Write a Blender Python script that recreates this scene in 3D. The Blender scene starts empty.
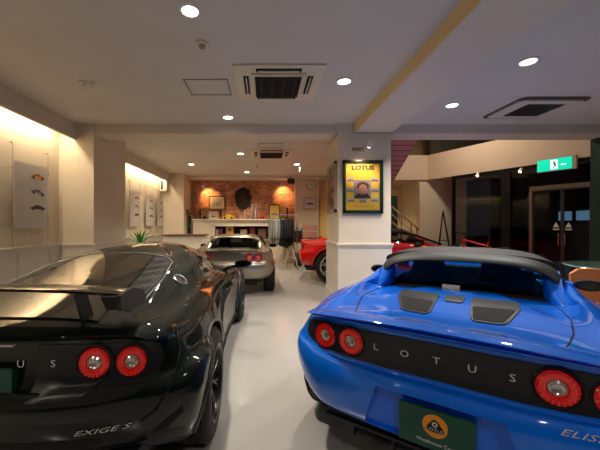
import bpy, bmesh, math, random
from mathutils import Vector, Matrix
from mathutils.bvhtree import BVHTree
random.seed(7)
PI = math.pi
SC = bpy.context.scene
COL = SC.collection
F, CX, CY, CZ = 310.0, 265.0, 225.0, 1.3
def at(px, py, Y):                      # point of the place seen at a pixel, Y metres ahead
    return Vector(((px-CX)*Y/F, Y, CZ-(py-CY)*Y/F))

# ------------------------------------------------------------------ materials
MATS = {}
def mat(name, col=(.8,.8,.8), rough=.5, metal=0, coat=0, emit=None, es=0, trans=0, ior=1.45, spec=.5, alpha=1):
    if name in MATS: return MATS[name]
    m = bpy.data.materials.new(name); m.use_nodes = True
    b = m.node_tree.nodes['Principled BSDF']
    b.inputs['Base Color'].default_value = (*col, 1)
    b.inputs['Roughness'].default_value = rough
    b.inputs['Metallic'].default_value = metal
    b.inputs['Coat Weight'].default_value = coat
    b.inputs['Coat Roughness'].default_value = .03
    b.inputs['IOR'].default_value = ior
    b.inputs['Specular IOR Level'].default_value = spec
    b.inputs['Transmission Weight'].default_value = trans
    if emit:
        b.inputs['Emission Color'].default_value = (*emit, 1)
        b.inputs['Emission Strength'].default_value = es
    MATS[name] = m
    return m
def noise_mix(m, scale, c1, c2, lo=.35, hi=.65, bump=0, detail=4):
    nt = m.node_tree; N = nt.nodes; L = nt.links; b = N['Principled BSDF']
    tc = N.new('ShaderNodeTexCoord'); n = N.new('ShaderNodeTexNoise')
    n.inputs['Scale'].default_value = scale; n.inputs['Detail'].default_value = detail
    L.new(tc.outputs['Object'], n.inputs['Vector'])
    r = N.new('ShaderNodeValToRGB'); r.color_ramp.elements[0].position = lo; r.color_ramp.elements[1].position = hi
    r.color_ramp.elements[0].color = (*c1, 1); r.color_ramp.elements[1].color = (*c2, 1)
    L.new(n.outputs['Fac'], r.inputs['Fac']); L.new(r.outputs['Color'], b.inputs['Base Color'])
    if bump:
        bp = N.new('ShaderNodeBump'); bp.inputs['Strength'].default_value = bump; bp.inputs['Distance'].default_value = .01
        L.new(n.outputs['Fac'], bp.inputs['Height']); L.new(bp.outputs['Normal'], b.inputs['Normal'])
    return m

wallm = noise_mix(mat('wall_plaster', rough=.75), 2.0, (.70,.60,.47), (.74,.64,.51), bump=.02)
wains = noise_mix(mat('wainscot_paint', rough=.5), 3.0, (.66,.60,.53), (.70,.64,.57))
ceilm = noise_mix(mat('ceiling_paint', rough=.85), 2.0, (.62,.58,.53), (.65,.61,.56))
beamm = noise_mix(mat('beam_paint', rough=.75), 2.0, (.68,.60,.50), (.71,.63,.53))
yelw  = mat('doorway_light_yellow', (.80,.60,.26), .7)
white = mat('white_paint', (.78,.76,.72), .4)
cream = mat('cream_plastic', (.72,.64,.50), .45)
black = mat('black_plastic', (.012,.012,.013), .45)
matt  = mat('matt_black', (.006,.006,.006), .8)
rubber= mat('tyre_rubber', (.012,.012,.012), .7)
chrome= mat('brushed_steel', (.75,.75,.76), .22, 1)
darkm = mat('dark_metal', (.09,.09,.1), .35, 1)
silverw = mat('silver_alloy', (.72,.72,.74), .32, .6)
redl  = mat('red_lens', (.75,.012,.01), .12, coat=1, emit=(1,.02,.01), es=.08)
clearl= mat('clear_lens', (.55,.5,.47), .15, .6, coat=1)
green = mat('plate_green', (.005,.07,.045), .4)
orangeb = mat('badge_orange', (.85,.30,.02), .45)
wtext = mat('white_print', (.75,.75,.75), .5)
wood  = noise_mix(mat('table_wood', rough=.4), 8, (.42,.20,.07), (.55,.28,.11))
brownt= mat('brown_top', (.12,.045,.03), .3)
greenc= noise_mix(mat('green_paint', rough=.6), 3, (.004,.035,.018), (.006,.045,.022))
leaf  = noise_mix(mat('leaf', rough=.45), 12, (.03,.20,.03), (.10,.38,.06))
cloth_g = noise_mix(mat('grey_cloth', rough=.9), 30, (.22,.24,.25), (.30,.32,.33))
cloth_b = noise_mix(mat('navy_cloth', rough=.9), 30, (.008,.012,.018), (.014,.02,.028))
cloth_t = noise_mix(mat('dark_green_cloth', rough=.9), 30, (.005,.03,.025), (.01,.04,.03))
seatm = mat('black_leather', (.010,.010,.011), .55)
paper = mat('paper', (.66,.62,.60), .35)
def thin_glass(name, col, ior=1.45):
    m = bpy.data.materials.new(name); m.use_nodes = True; nt = m.node_tree; N = nt.nodes; L = nt.links
    N.remove(N['Principled BSDF']); out = N['Material Output']
    t = N.new('ShaderNodeBsdfTransparent'); t.inputs['Color'].default_value = (*col,1)
    g = N.new('ShaderNodeBsdfGlossy'); g.inputs['Roughness'].default_value = .01
    fr = N.new('ShaderNodeFresnel'); fr.inputs['IOR'].default_value = ior
    mx = N.new('ShaderNodeMixShader'); L.new(fr.outputs[0], mx.inputs[0]); L.new(t.outputs[0], mx.inputs[1]); L.new(g.outputs[0], mx.inputs[2])
    L.new(mx.outputs[0], out.inputs['Surface']); MATS[name] = m; return m
glass = thin_glass('window_glass', (.93,.96,.95), 1.22)
pglass = thin_glass('picture_glass', (.97,.98,.98), 1.12)
tint  = thin_glass('tinted_glass', (.50,.53,.52), 1.3)
dglass= mat('dark_tailgate_glass', (.006,.008,.007), .03, coat=1, spec=1)

def paint(name, c1, c2, metal=.35, rough=.35):
    m = mat(name, c1, rough, metal, coat=1); return noise_mix(m, 900, c1, c2, detail=0)
blue  = paint('blue_paint', (.000,.15,.84), (.0,.18,.95), .05, .45)
exbl  = paint('black_green_paint', (.0012,.004,.003), (.003,.008,.006), .0, .5)
MATS['black_green_paint'].node_tree.nodes['Principled BSDF'].inputs['Specular IOR Level'].default_value = .1
MATS['black_green_paint'].node_tree.nodes['Principled BSDF'].inputs['Coat IOR'].default_value = 1.42
silv  = paint('champagne_paint', (.27,.245,.20), (.37,.335,.275), .85, .32)
for _k in ('blue_paint',): MATS[_k].node_tree.nodes['Principled BSDF'].inputs['Specular IOR Level'].default_value = .1
redp  = paint('red_paint', (.70,.003,.002), (.80,.005,.003), .0, .45)
MATS['red_paint'].node_tree.nodes['Principled BSDF'].inputs['Specular IOR Level'].default_value = .1
softtop = noise_mix(mat('grey_roof_fabric', rough=.55), 400, (.014,.015,.018), (.028,.029,.033), bump=.05)
carbon = noise_mix(mat('satin_black_panel', rough=.33), 600, (.010,.010,.011), (.022,.022,.024))

def floor_mat():
    m = mat('floor_epoxy', rough=.13, spec=.55); noise_mix(m, .9, (.39,.375,.35), (.45,.435,.41)); nt = m.node_tree
    b = nt.nodes['Principled BSDF']
    n = nt.nodes.new('ShaderNodeTexNoise'); n.inputs['Scale'].default_value = 2.5; n.inputs['Detail'].default_value = 5
    tc = nt.nodes.new('ShaderNodeTexCoord'); nt.links.new(tc.outputs['Object'], n.inputs['Vector'])
    mr = nt.nodes.new('ShaderNodeMapRange'); mr.inputs['To Min'].default_value = .10; mr.inputs['To Max'].default_value = .26
    nt.links.new(n.outputs['Fac'], mr.inputs['Value']); nt.links.new(mr.outputs['Result'], b.inputs['Roughness'])
    return m
floorm = floor_mat()
def brick_mat():
    m = mat('red_brick', rough=.85); nt = m.node_tree; N = nt.nodes; L = nt.links; b = N['Principled BSDF']
    tc = N.new('ShaderNodeTexCoord'); mp = N.new('ShaderNodeMapping'); mp.inputs['Rotation'].default_value = (PI/2,0,0)
    br = N.new('ShaderNodeTexBrick'); br.inputs['Scale'].default_value = 1
    br.inputs['Brick Width'].default_value = .22; br.inputs['Row Height'].default_value = .075
    br.inputs['Mortar Size'].default_value = .006; br.inputs['Bias'].default_value = -.2
    br.inputs['Color1'].default_value = (.66,.30,.17,1); br.inputs['Color2'].default_value = (.38,.15,.09,1)
    br.inputs['Mortar'].default_value = (.30,.16,.10,1)
    n = N.new('ShaderNodeTexNoise'); n.inputs['Scale'].default_value = 5; n.inputs['Detail'].default_value = 6
    mx = N.new('ShaderNodeMix'); mx.data_type = 'RGBA'; mx.blend_type = 'MULTIPLY'; mx.inputs['Factor'].default_value = .7
    r = N.new('ShaderNodeValToRGB'); r.color_ramp.elements[0].position = .3; r.color_ramp.elements[0].color = (.35,.3,.3,1)
    r.color_ramp.elements[1].position = .65; r.color_ramp.elements[1].color = (1.3,1.2,1.1,1)
    L.new(tc.outputs['Object'], mp.inputs['Vector']); L.new(mp.outputs['Vector'], br.inputs['Vector'])
    L.new(tc.outputs['Object'], n.inputs['Vector']); L.new(n.outputs['Fac'], r.inputs['Fac'])
    L.new(br.outputs['Color'], mx.inputs['A']); L.new(r.outputs['Color'], mx.inputs['B'])
    L.new(mx.outputs['Result'], b.inputs['Base Color'])
    bp = N.new('ShaderNodeBump'); bp.inputs['Strength'].default_value = .6; bp.inputs['Distance'].default_value = .01; bp.invert = True
    L.new(br.outputs['Fac'], bp.inputs['Height']); L.new(bp.outputs['Normal'], b.inputs['Normal'])
    return m
brickm = brick_mat()
def mesh_mat():
    m = mat('perforated_black', (.01,.01,.01), .35); nt = m.node_tree; N = nt.nodes; L = nt.links; b = N['Principled BSDF']
    tc = N.new('ShaderNodeTexCoord'); v = N.new('ShaderNodeTexVoronoi'); v.inputs['Scale'].default_value = 38; v.inputs['Randomness'].default_value = 0
    L.new(tc.outputs['Object'], v.inputs['Vector'])
    r = N.new('ShaderNodeValToRGB'); r.color_ramp.elements[0].position = .45; r.color_ramp.elements[1].position = .55
    r.color_ramp.elements[0].color = (.001,.001,.001,1); r.color_ramp.elements[1].color = (.06,.06,.062,1)
    L.new(v.outputs['Distance'], r.inputs['Fac']); L.new(r.outputs['Color'], b.inputs['Base Color'])
    return m
perf = mesh_mat()
def stair_mat():
    m = mat('stair_red_steel', rough=.6); nt = m.node_tree; N = nt.nodes; L = nt.links; b = N['Principled BSDF']
    tc = N.new('ShaderNodeTexCoord'); w = N.new('ShaderNodeTexWave'); w.bands_direction = 'Y'; w.inputs['Scale'].default_value = 2.4
    w.inputs['Distortion'].default_value = 0
    L.new(tc.outputs['Object'], w.inputs['Vector'])
    r = N.new('ShaderNodeValToRGB'); r.color_ramp.elements[0].position = .02; r.color_ramp.elements[1].position = .10
    r.color_ramp.elements[0].color = (.16,.04,.05,1); r.color_ramp.elements[1].color = (.55,.22,.23,1)
    L.new(w.outputs['Fac'], r.inputs['Fac']); L.new(r.outputs['Color'], b.inputs['Base Color'])
    return m
stairm = stair_mat()

# ------------------------------------------------------------------ mesh builder
class MB:
    def __init__(s): s.v = []; s.f = []; s.m = []
    def add(s, vs, fs, mi=0):
        o = len(s.v); s.v += [Vector(p) for p in vs]
        for f in fs: s.f.append([i+o for i in f]); s.m.append(mi)
        return s
    def box(s, a, b, mi=0, M=None, bev=0):
        x0,y0,z0 = a; x1,y1,z1 = b
        if x0>x1: x0,x1=x1,x0
        if y0>y1: y0,y1=y1,y0
        if z0>z1: z0,z1=z1,z0
        if bev:
            bm = bmesh.new(); bmesh.ops.create_cube(bm, size=1)
            for v in bm.verts: v.co = Vector(((x0+x1)/2+v.co.x*(x1-x0), (y0+y1)/2+v.co.y*(y1-y0), (z0+z1)/2+v.co.z*(z1-z0)))
            bmesh.ops.bevel(bm, geom=bm.edges[:], offset=bev, segments=2, affect='EDGES', profile=.7)
            vs = [v.co.copy() for v in bm.verts]; bm.verts.index_update(); fs = [[v.index for v in f.verts] for f in bm.faces]; bm.free()
        else:
            vs = [(x0,y0,z0),(x1,y0,z0),(x1,y1,z0),(x0,y1,z0),(x0,y0,z1),(x1,y0,z1),(x1,y1,z1),(x0,y1,z1)]
            fs = [(0,3,2,1),(4,5,6,7),(0,1,5,4),(1,2,6,5),(2,3,7,6),(3,0,4,7)]
        if M: vs = [M @ Vector(p) for p in vs]
        return s.add(vs, fs, mi)
    def lathe(s, prof, n=24, M=Matrix(), mi=0, closed=False):
        vs = []; fs = []
        for (r,h) in prof:
            for k in range(n):
                a = 2*PI*k/n; vs.append(M @ Vector((r*math.cos(a), r*math.sin(a), h)))
        P = len(prof); rng = P if closed else P-1
        for i in range(rng):
            j = (i+1) % P
            for k in range(n):
                l = (k+1)%n; fs.append((i*n+k, i*n+l, j*n+l, j*n+k))
        if not closed:
            fs.append(tuple(reversed(range(n)))); fs.append(tuple((P-1)*n+k for k in range(n)))
        return s.add(vs, fs, mi)
    def tube(s, pts, r, n=8, mi=0, cap=True):
        pts = [Vector(p) for p in pts]; vs = []; fs = []; up = None
        for i, p in enumerate(pts):
            d = (pts[min(i+1,len(pts)-1)]-pts[max(i-1,0)]).normalized()
            if up is None: up = Vector((0,0,1)) if abs(d.z) < .9 else Vector((1,0,0))
            a = d.cross(up)
            if a.length < 1e-4: a = d.cross(Vector((1,0,.01)))
            a.normalize(); b = a.cross(d); up = b
            rr = r[i] if isinstance(r,(list,tuple)) else r
            for k in range(n):
                t = 2*PI*k/n; vs.append(p + a*rr*math.cos(t) + b*rr*math.sin(t))
        for i in range(len(pts)-1):
            for k in range(n):
                l=(k+1)%n; fs.append((i*n+k, (i+1)*n+k, (i+1)*n+l, i*n+l))
        if cap:
            fs.append(tuple(range(n))); q=(len(pts)-1)*n; fs.append(tuple(reversed([q+k for k in range(n)])))
        return s.add(vs, fs, mi)
    def prism(s, poly, a, b, mi=0, M=None):        # poly in (u,v), extruded along w from a to b ; M maps (u,v,w)
        n = len(poly); vs = [Vector((p[0],p[1],a)) for p in poly]+[Vector((p[0],p[1],b)) for p in poly]
        if M: vs = [M @ p for p in vs]
        fs = [tuple(reversed(range(n))), tuple(range(n,2*n))]+[(i,(i+1)%n,n+(i+1)%n,n+i) for i in range(n)]
        return s.add(vs, fs, mi)
    def grid(s, rows, mi=0, closeu=False, caps=False):
        nr=len(rows); nc=len(rows[0]); vs=[p for r in rows for p in r]; fs=[]
        for i in range(nr if closeu else nr-1):
            for j in range(nc-1):
                k=(i+1)%nr; fs.append((i*nc+j,i*nc+j+1,k*nc+j+1,k*nc+j))
        if caps and closeu:
            fs.append(tuple(i*nc for i in range(nr))); fs.append(tuple(reversed([i*nc+nc-1 for i in range(nr)])))
        return s.add(vs, fs, mi)
    def build(s, name, mats, parent=None, smooth=False, angle=35, recalc=True, loc=None):
        me = bpy.data.meshes.new(name)
        if loc is not None: vs = [v-Vector(loc) for v in s.v]
        else: vs = s.v
        me.from_pydata([tuple(v) for v in vs], [], s.f)
        if not isinstance(mats,(list,tuple)): mats=[mats]
        for m in mats: me.materials.append(m)
        for p, mi in zip(me.polygons, s.m): p.material_index = mi
        if recalc:
            bm = bmesh.new(); bm.from_mesh(me); bmesh.ops.recalc_face_normals(bm, faces=bm.faces[:]); bm.to_mesh(me); bm.free()
        if smooth:
            me.polygons.foreach_set('use_smooth', [True]*len(me.polygons)); me.set_sharp_from_angle(angle=math.radians(angle))
        me.update()
        o = bpy.data.objects.new(name, me); COL.objects.link(o)
        if loc is not None: o.location = loc
        if parent: o.parent = parent
        return o
def tag(o, label=None, cat=None, group=None, kind=None):
    if label: o['label'] = label
    if cat: o['category'] = cat
    if group: o['group'] = group
    if kind: o['kind'] = kind
    return o
def empty(name, loc, rz=0, **k):
    o = bpy.data.objects.new(name, None); o.location = loc; o.rotation_euler = (0,0,rz); o.empty_display_size=.1
    COL.objects.link(o); tag(o, **k); return o
def copy_tree(o, parent=None):
    c = o.copy(); COL.objects.link(c)
    if parent: c.parent = parent
    for ch in list(o.children): copy_tree(ch, c)
    return c
def struct(name, mb, mats, **k): return tag(mb.build(name, mats, **k), kind='structure')

def text_mesh(txt, size, sx=1.0, shear=0, spacing=1.0, bold=0):
    cu = bpy.data.curves.new('t','FONT'); cu.body = txt; cu.size = size; cu.align_x='CENTER'; cu.align_y='CENTER'
    cu.shear = shear; cu.offset = bold; cu.space_character = spacing; cu.resolution_u = 2
    o = bpy.data.objects.new('t', cu); COL.objects.link(o)
    bpy.context.view_layer.update()
    me = bpy.data.meshes.new_from_object(o.evaluated_get(bpy.context.evaluated_depsgraph_get()))
    vs = [Vector((v.co.x*sx, v.co.y, 0)) for v in me.vertices]; fs = [tuple(p.vertices) for p in me.polygons]
    bpy.data.objects.remove(o); bpy.data.curves.remove(cu); bpy.data.meshes.remove(me)
    return vs, fs
def put_text(mb, txt, size, M, mi=0, thick=.002, **k):   # text in the XY plane of M, facing +Z of M
    vs, fs = text_mesh(txt, size, **k)
    mb.add([M @ (v+Vector((0,0,thick))) for v in vs], fs, mi)

def cr(p0,p1,p2,p3,t):
    return .5*((2*p1)+(p2-p0)*t+(2*p0-5*p1+4*p2-p3)*t*t+(3*p1-p0-3*p2+p3)*t*t*t)
def spline(pts, n, first=None, last=None):
    P=[first if first is not None else 2*pts[0]-pts[1]]+list(pts)+[last if last is not None else 2*pts[-1]-pts[-2]]
    out=[]
    for i in range(len(pts)-1):
        for k in range(n): out.append(cr(P[i],P[i+1],P[i+2],P[i+3],k/n))
    out.append(pts[-1].copy()); return out
def mir(p): return Vector((-p.x,p.y,p.z))
def net_body(ribs, nu=6, nv=4):
    R=[[Vector(p) for p in r] for r in ribs]; nc=len(R[0]); cols=[]
    for j in range(nc):
        pts=[r[j] for r in R]; cols.append(spline(pts, nu, mir(pts[1]), mir(pts[-2])))
    rows=[]
    for i in range(len(cols[0])):
        pts=[c[i] for c in cols]; rows.append(spline(pts, nv, None, mir(pts[-2])))
    V=[p for r in rows for p in r]; nr=len(rows); w=len(rows[0]); fs=[]
    for i in range(nr-1):
        for j in range(w-1): fs.append((i*w+j,(i+1)*w+j,(i+1)*w+j+1,i*w+j+1))
    o=len(V); V2=V+[mir(p) for p in V]
    fs2=fs+[tuple(reversed([k+o for k in f])) for f in fs]
    for i in range(nr-1): fs2.append((i*w, o+i*w, o+(i+1)*w, (i+1)*w))
    bm=bmesh.new(); vv=[bm.verts.new(p) for p in V2]
    for f in fs2:
        try: bm.faces.new([vv[k] for k in f])
        except ValueError: pass
    bmesh.ops.remove_doubles(bm, verts=bm.verts[:], dist=.0006)
    bmesh.ops.dissolve_degenerate(bm, edges=bm.edges[:], dist=.0001)
    bmesh.ops.recalc_face_normals(bm, faces=bm.faces[:])
    return bm
def obj_from_bm(name, bm, mats):
    me=bpy.data.meshes.new(name); bm.to_mesh(me)
    for m in mats: me.materials.append(m)
    o=bpy.data.objects.new(name, me); COL.objects.link(o); return o
def boolean(o, cutter, name, angle=30):
    md=o.modifiers.new('b','BOOLEAN'); md.operation='DIFFERENCE'; md.object=cutter; md.solver='EXACT'
    bpy.context.view_layer.update()
    me=bpy.data.meshes.new_from_object(o.evaluated_get(bpy.context.evaluated_depsgraph_get()))
    n=bpy.data.objects.new(name, me); COL.objects.link(n)
    bpy.data.objects.remove(o); bpy.data.objects.remove(cutter)
    me.polygons.foreach_set('use_smooth',[True]*len(me.polygons)); me.set_sharp_from_angle(angle=math.radians(angle))
    return n

# ------------------------------------------------------------------ cars
E=[[(0,.35,.27),(0,.14,.31),(0,.05,.345),(0,.0,.42),(0,-.02,.54),(0,.005,.61),(0,.05,.635),(0,.06,.79),(0,.03,.822),(0,.035,.832),(0,.10,.835),(0,.6,.835),(0,1.2,.815)],
 [(.28,.35,.27),(.3,.14,.31),(.3,.055,.345),(.3,.01,.42),(.3,-.01,.54),(.3,.015,.61),(.3,.055,.635),(.29,.065,.79),(.29,.04,.818),(.29,.045,.828),(.28,.11,.831),(.24,.6,.84),(0,1.4,.81)],
 [(.5,.36,.26),(.55,.17,.31),(.56,.10,.345),(.57,.07,.42),(.58,.06,.54),(.57,.075,.61),(.55,.105,.635),(.54,.12,.78),(.53,.10,.80),(.53,.105,.81),(.52,.16,.818),(.44,.62,.845),(0,1.6,.81)],
 [(.55,.42,.27),(.64,.27,.315),(.675,.22,.35),(.725,.19,.43),(.745,.18,.54),(.74,.19,.61),(.73,.21,.64),(.68,.215,.755),(.665,.19,.77),(.665,.19,.785),(.64,.25,.80),(.53,.66,.86),(0,1.75,.81)],
 [(.55,.5,.26),(.70,.40,.315),(.755,.36,.36),(.805,.34,.46),(.822,.34,.55),(.815,.35,.62),(.795,.37,.66),(.76,.42,.74),(.735,.44,.765),(.72,.46,.785),(.67,.5,.81),(.56,.78,.86),(0,1.9,.81)],
 [(.62,.75,.17),(.8,.75,.2),(.84,.74,.34),(.85,.73,.46),(.852,.73,.56),(.845,.73,.63),(.83,.74,.68),(.80,.76,.76),(.77,.77,.79),(.74,.78,.81),(.68,.82,.835),(.57,1.0,.85),(0,2.0,.81)],
 [(.62,1.15,.17),(.78,1.15,.18),(.81,1.15,.3),(.82,1.15,.44),(.815,1.15,.55),(.81,1.15,.63),(.805,1.15,.68),(.78,1.15,.76),(.76,1.16,.79),(.73,1.17,.815),(.68,1.2,.835),(.58,1.3,.84),(0,2.1,.81)],
 [(.62,1.7,.17),(.76,1.7,.17),(.77,1.7,.28),(.755,1.7,.42),(.75,1.7,.54),(.76,1.7,.62),(.765,1.7,.67),(.765,1.7,.73),(.75,1.7,.765),(.73,1.7,.79),(.68,1.7,.81),(.55,1.8,.82),(0,2.2,.81)],
 [(.62,2.3,.17),(.76,2.3,.17),(.77,2.3,.28),(.76,2.3,.42),(.76,2.3,.52),(.775,2.3,.6),(.78,2.3,.65),(.77,2.3,.71),(.755,2.3,.74),(.735,2.3,.765),(.68,2.3,.785),(.55,2.35,.80),(0,2.35,.81)],
 [(.6,3.0,.17),(.78,3.0,.18),(.82,3.0,.3),(.84,3.0,.42),(.845,3.0,.5),(.84,3.0,.57),(.83,3.0,.61),(.80,3.0,.665),(.77,3.0,.69),(.74,3.0,.705),(.64,2.95,.70),(.42,2.85,.71),(0,2.6,.80)],
 [(.5,3.4,.17),(.72,3.45,.18),(.76,3.46,.28),(.77,3.46,.36),(.765,3.46,.43),(.755,3.45,.49),(.74,3.44,.52),(.71,3.41,.57),(.69,3.39,.59),(.66,3.37,.605),(.57,3.3,.61),(.35,3.15,.63),(0,2.9,.72)],
 [(.4,3.5,.17),(.48,3.68,.18),(.5,3.72,.26),(.5,3.73,.32),(.495,3.71,.37),(.49,3.69,.41),(.48,3.66,.44),(.46,3.62,.48),(.45,3.6,.5),(.43,3.56,.52),(.37,3.45,.55),(.2,3.25,.6),(0,3.1,.66)],
 [(0,3.5,.17),(0,3.78,.18),(0,3.82,.26),(0,3.82,.32),(0,3.81,.36),(0,3.79,.4),(0,3.77,.43),(0,3.72,.46),(0,3.68,.48),(0,3.63,.495),(0,3.54,.53),(0,3.4,.57),(0,3.25,.61)]]
ERow = [((0,.50,.785),(0,.85,.822)),((.26,.50,.787),(.20,.87,.822)),((.46,.48,.80),(.37,.88,.822)),((.565,.55,.85),(.45,.85,.805)),((.59,.76,.868),(.475,.93,.800)),((.60,1.0,.872),(.49,1.08,.800)),((.60,1.28,.872),(.50,1.30,.80)),((.58,1.75,.83),(.45,1.85,.81)),((.56,2.35,.80),(.40,2.35,.80)),((.42,2.85,.71),(.25,2.75,.765)),((.35,3.15,.63),(.18,3.05,.68)),((.2,3.25,.6),(.1,3.17,.635)),((0,3.4,.57),(0,3.32,.59))]
def roadster_ribs(): return [list(r[:11])+[a,b,r[12]] for r,(a,b) in zip(E,ERow)]
def exige_ribs():
    g=[[(0,.12,.875),(0,.4,.92),(0,.8,.985),(0,1.2,1.06),(0,1.5,1.11)],
       [(.3,.13,.87),(.3,.4,.912),(.3,.8,.978),(.28,1.2,1.05),(0,1.65,1.125)],
       [(.54,.18,.85),(.50,.42,.875),(.45,.8,.95),(.41,1.2,1.028),(0,1.8,1.13)],
       [(.66,.28,.815),(.58,.5,.84),(.53,.82,.915),(.47,1.2,1.0),(0,1.9,1.13)],
       [(.68,.52,.82),(.62,.7,.84),(.58,.95,.91),(.51,1.3,1.01),(0,2.0,1.13)],
       [(.70,.8,.85),(.66,.92,.855),(.61,1.15,.93),(.52,1.45,1.04),(0,2.1,1.125)],
       [(.69,1.2,.84),(.645,1.25,.865),(.58,1.4,.95),(.49,1.65,1.055),(0,2.15,1.12)],
       [(.67,1.7,.81),(.625,1.75,.84),(.55,1.8,.94),(.455,1.9,1.045),(0,2.2,1.115)],
       [(.66,2.3,.78),(.61,2.3,.80),(.545,2.2,.90),(.445,2.1,1.03),(0,2.25,1.11)],
       [(.64,3.0,.70),(.54,2.75,.73),(.49,2.55,.84),(.41,2.3,1.0),(0,2.35,1.10)],
       [(.57,3.36,.62),(.42,2.95,.73),(.38,2.7,.84),(.33,2.45,.99),(0,2.45,1.08)],
       [(.37,3.5,.56),(.22,3.05,.73),(.2,2.85,.82),(.17,2.63,.95),(0,2.55,1.04)],
       [(0,3.6,.54),(0,3.12,.72),(0,2.9,.82),(0,2.72,.92),(0,2.62,1.0)]]
    out=[]
    for r,h in zip(E,g):
        row=list(r[:10])
        if r is E[3]: row[:5]=[(.58,.42,.20),(.68,.28,.235),(.73,.22,.30),(.765,.19,.42),(.78,.18,.54)]
        if r is E[4]: row[:6]=[(.62,.5,.17),(.77,.40,.20),(.825,.36,.32),(.85,.34,.44),(.86,.34,.54),(.85,.35,.62)]
        if r is E[5]: row[3:6]=[(.865,.73,.46),(.868,.73,.56),(.858,.73,.63)]
        if r is E[0] or r is E[1] or r is E[2]:
            row=[(x,y,z+(.018 if k in(8,9) else 0)) for k,(x,y,z) in enumerate(row)]
        row=row+h
        nr=[]
        for k,(x,y,z) in enumerate(row):
            sx = .995 if k<10 else .99
            nr.append((x*sx, y, z))
        out.append(nr)
    return out

class Car: pass
def lamp_matrix(p, n):
    z=n.normalized(); x=Vector((0,0,1)).cross(z).normalized(); y=z.cross(x)
    return Matrix(((x.x,y.x,z.x,p.x),(x.y,y.y,z.y,p.y),(x.z,y.z,z.z,p.z),(0,0,0,1)))
def rim_mesh(sp, R, w, style):
    mb=MB(); Mx=Matrix.Rotation(PI/2,4,'Y')
    prof=[(R,-w/2),(R,w/2),(R-.012,w/2),(R-.03,w/2-.03),(R-.035,-w/2+.02),(R-.02,-w/2)]
    mb.lathe(prof, 40, Mx, closed=True)
    mb.lathe([(.0,w/2-.05),(.035,w/2-.045),(.05,w/2-.06),(.06,w/2-.1),(.0,w/2-.1)],20,Mx)
    for k in range(sp):
        a=2*PI*k/sp
        for s in ((-1,1) if style=='y' else (0,)):
            A=Matrix.Rotation(a,4,'X'); t=s*.16
            def q(r,tt,x): return A @ Vector((x, r*math.sin(tt), r*math.cos(tt)))
            wd=.016 if style=='y' else .03
            pts=[(.04,0),(R*.55,t*.55),(R-.02,t*1.25)]; rows=[]
            for (r,tt) in pts:
                c=[]
                for dx,dt in ((w/2-.045,-wd/2),(w/2-.035,-wd/4),(w/2-.035,wd/4),(w/2-.045,wd/2),(w/2-.075,wd/2),(w/2-.075,-wd/2),(w/2-.045,-wd/2)):
                    f=1.5 if r>R*.8 else 1
                    c.append(q(r,tt+dt*f/max(r,.05),dx+(.015 if r>.1 else 0)))
                rows.append(c)
            mb.grid(rows)
    for k in range(5):
        a=2*PI*k/5+.3; c=Vector((w/2-.05,.028*math.sin(a),.028*math.cos(a)))
        mb.lathe([(.006,0),(.006,.012)],6,Matrix.Translation(c)@Mx)
    return mb
def tyre_mesh(Ro,Ri,w):
    mb=MB(); Mx=Matrix.Rotation(PI/2,4,'Y'); h=w/2
    prof=[(Ri-.005,h-.02),(Ri+.01,h-.006),(Ri+.35*(Ro-Ri),h),(Ro-.03,h-.006),(Ro-.008,h-.025)]
    for g in (.6,.2,-.2,-.6):
        prof += [(Ro,g*h+.008),(Ro-.006,g*h+.004),(Ro-.006,g*h-.004),(Ro,g*h-.008)]
    prof += [(Ro-.008,-h+.025),(Ro-.03,-h+.006),(Ri+.35*(Ro-Ri),-h),(Ri-.005,-h+.02)]
    mb.lathe(prof,48,Mx,closed=True); return mb

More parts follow.
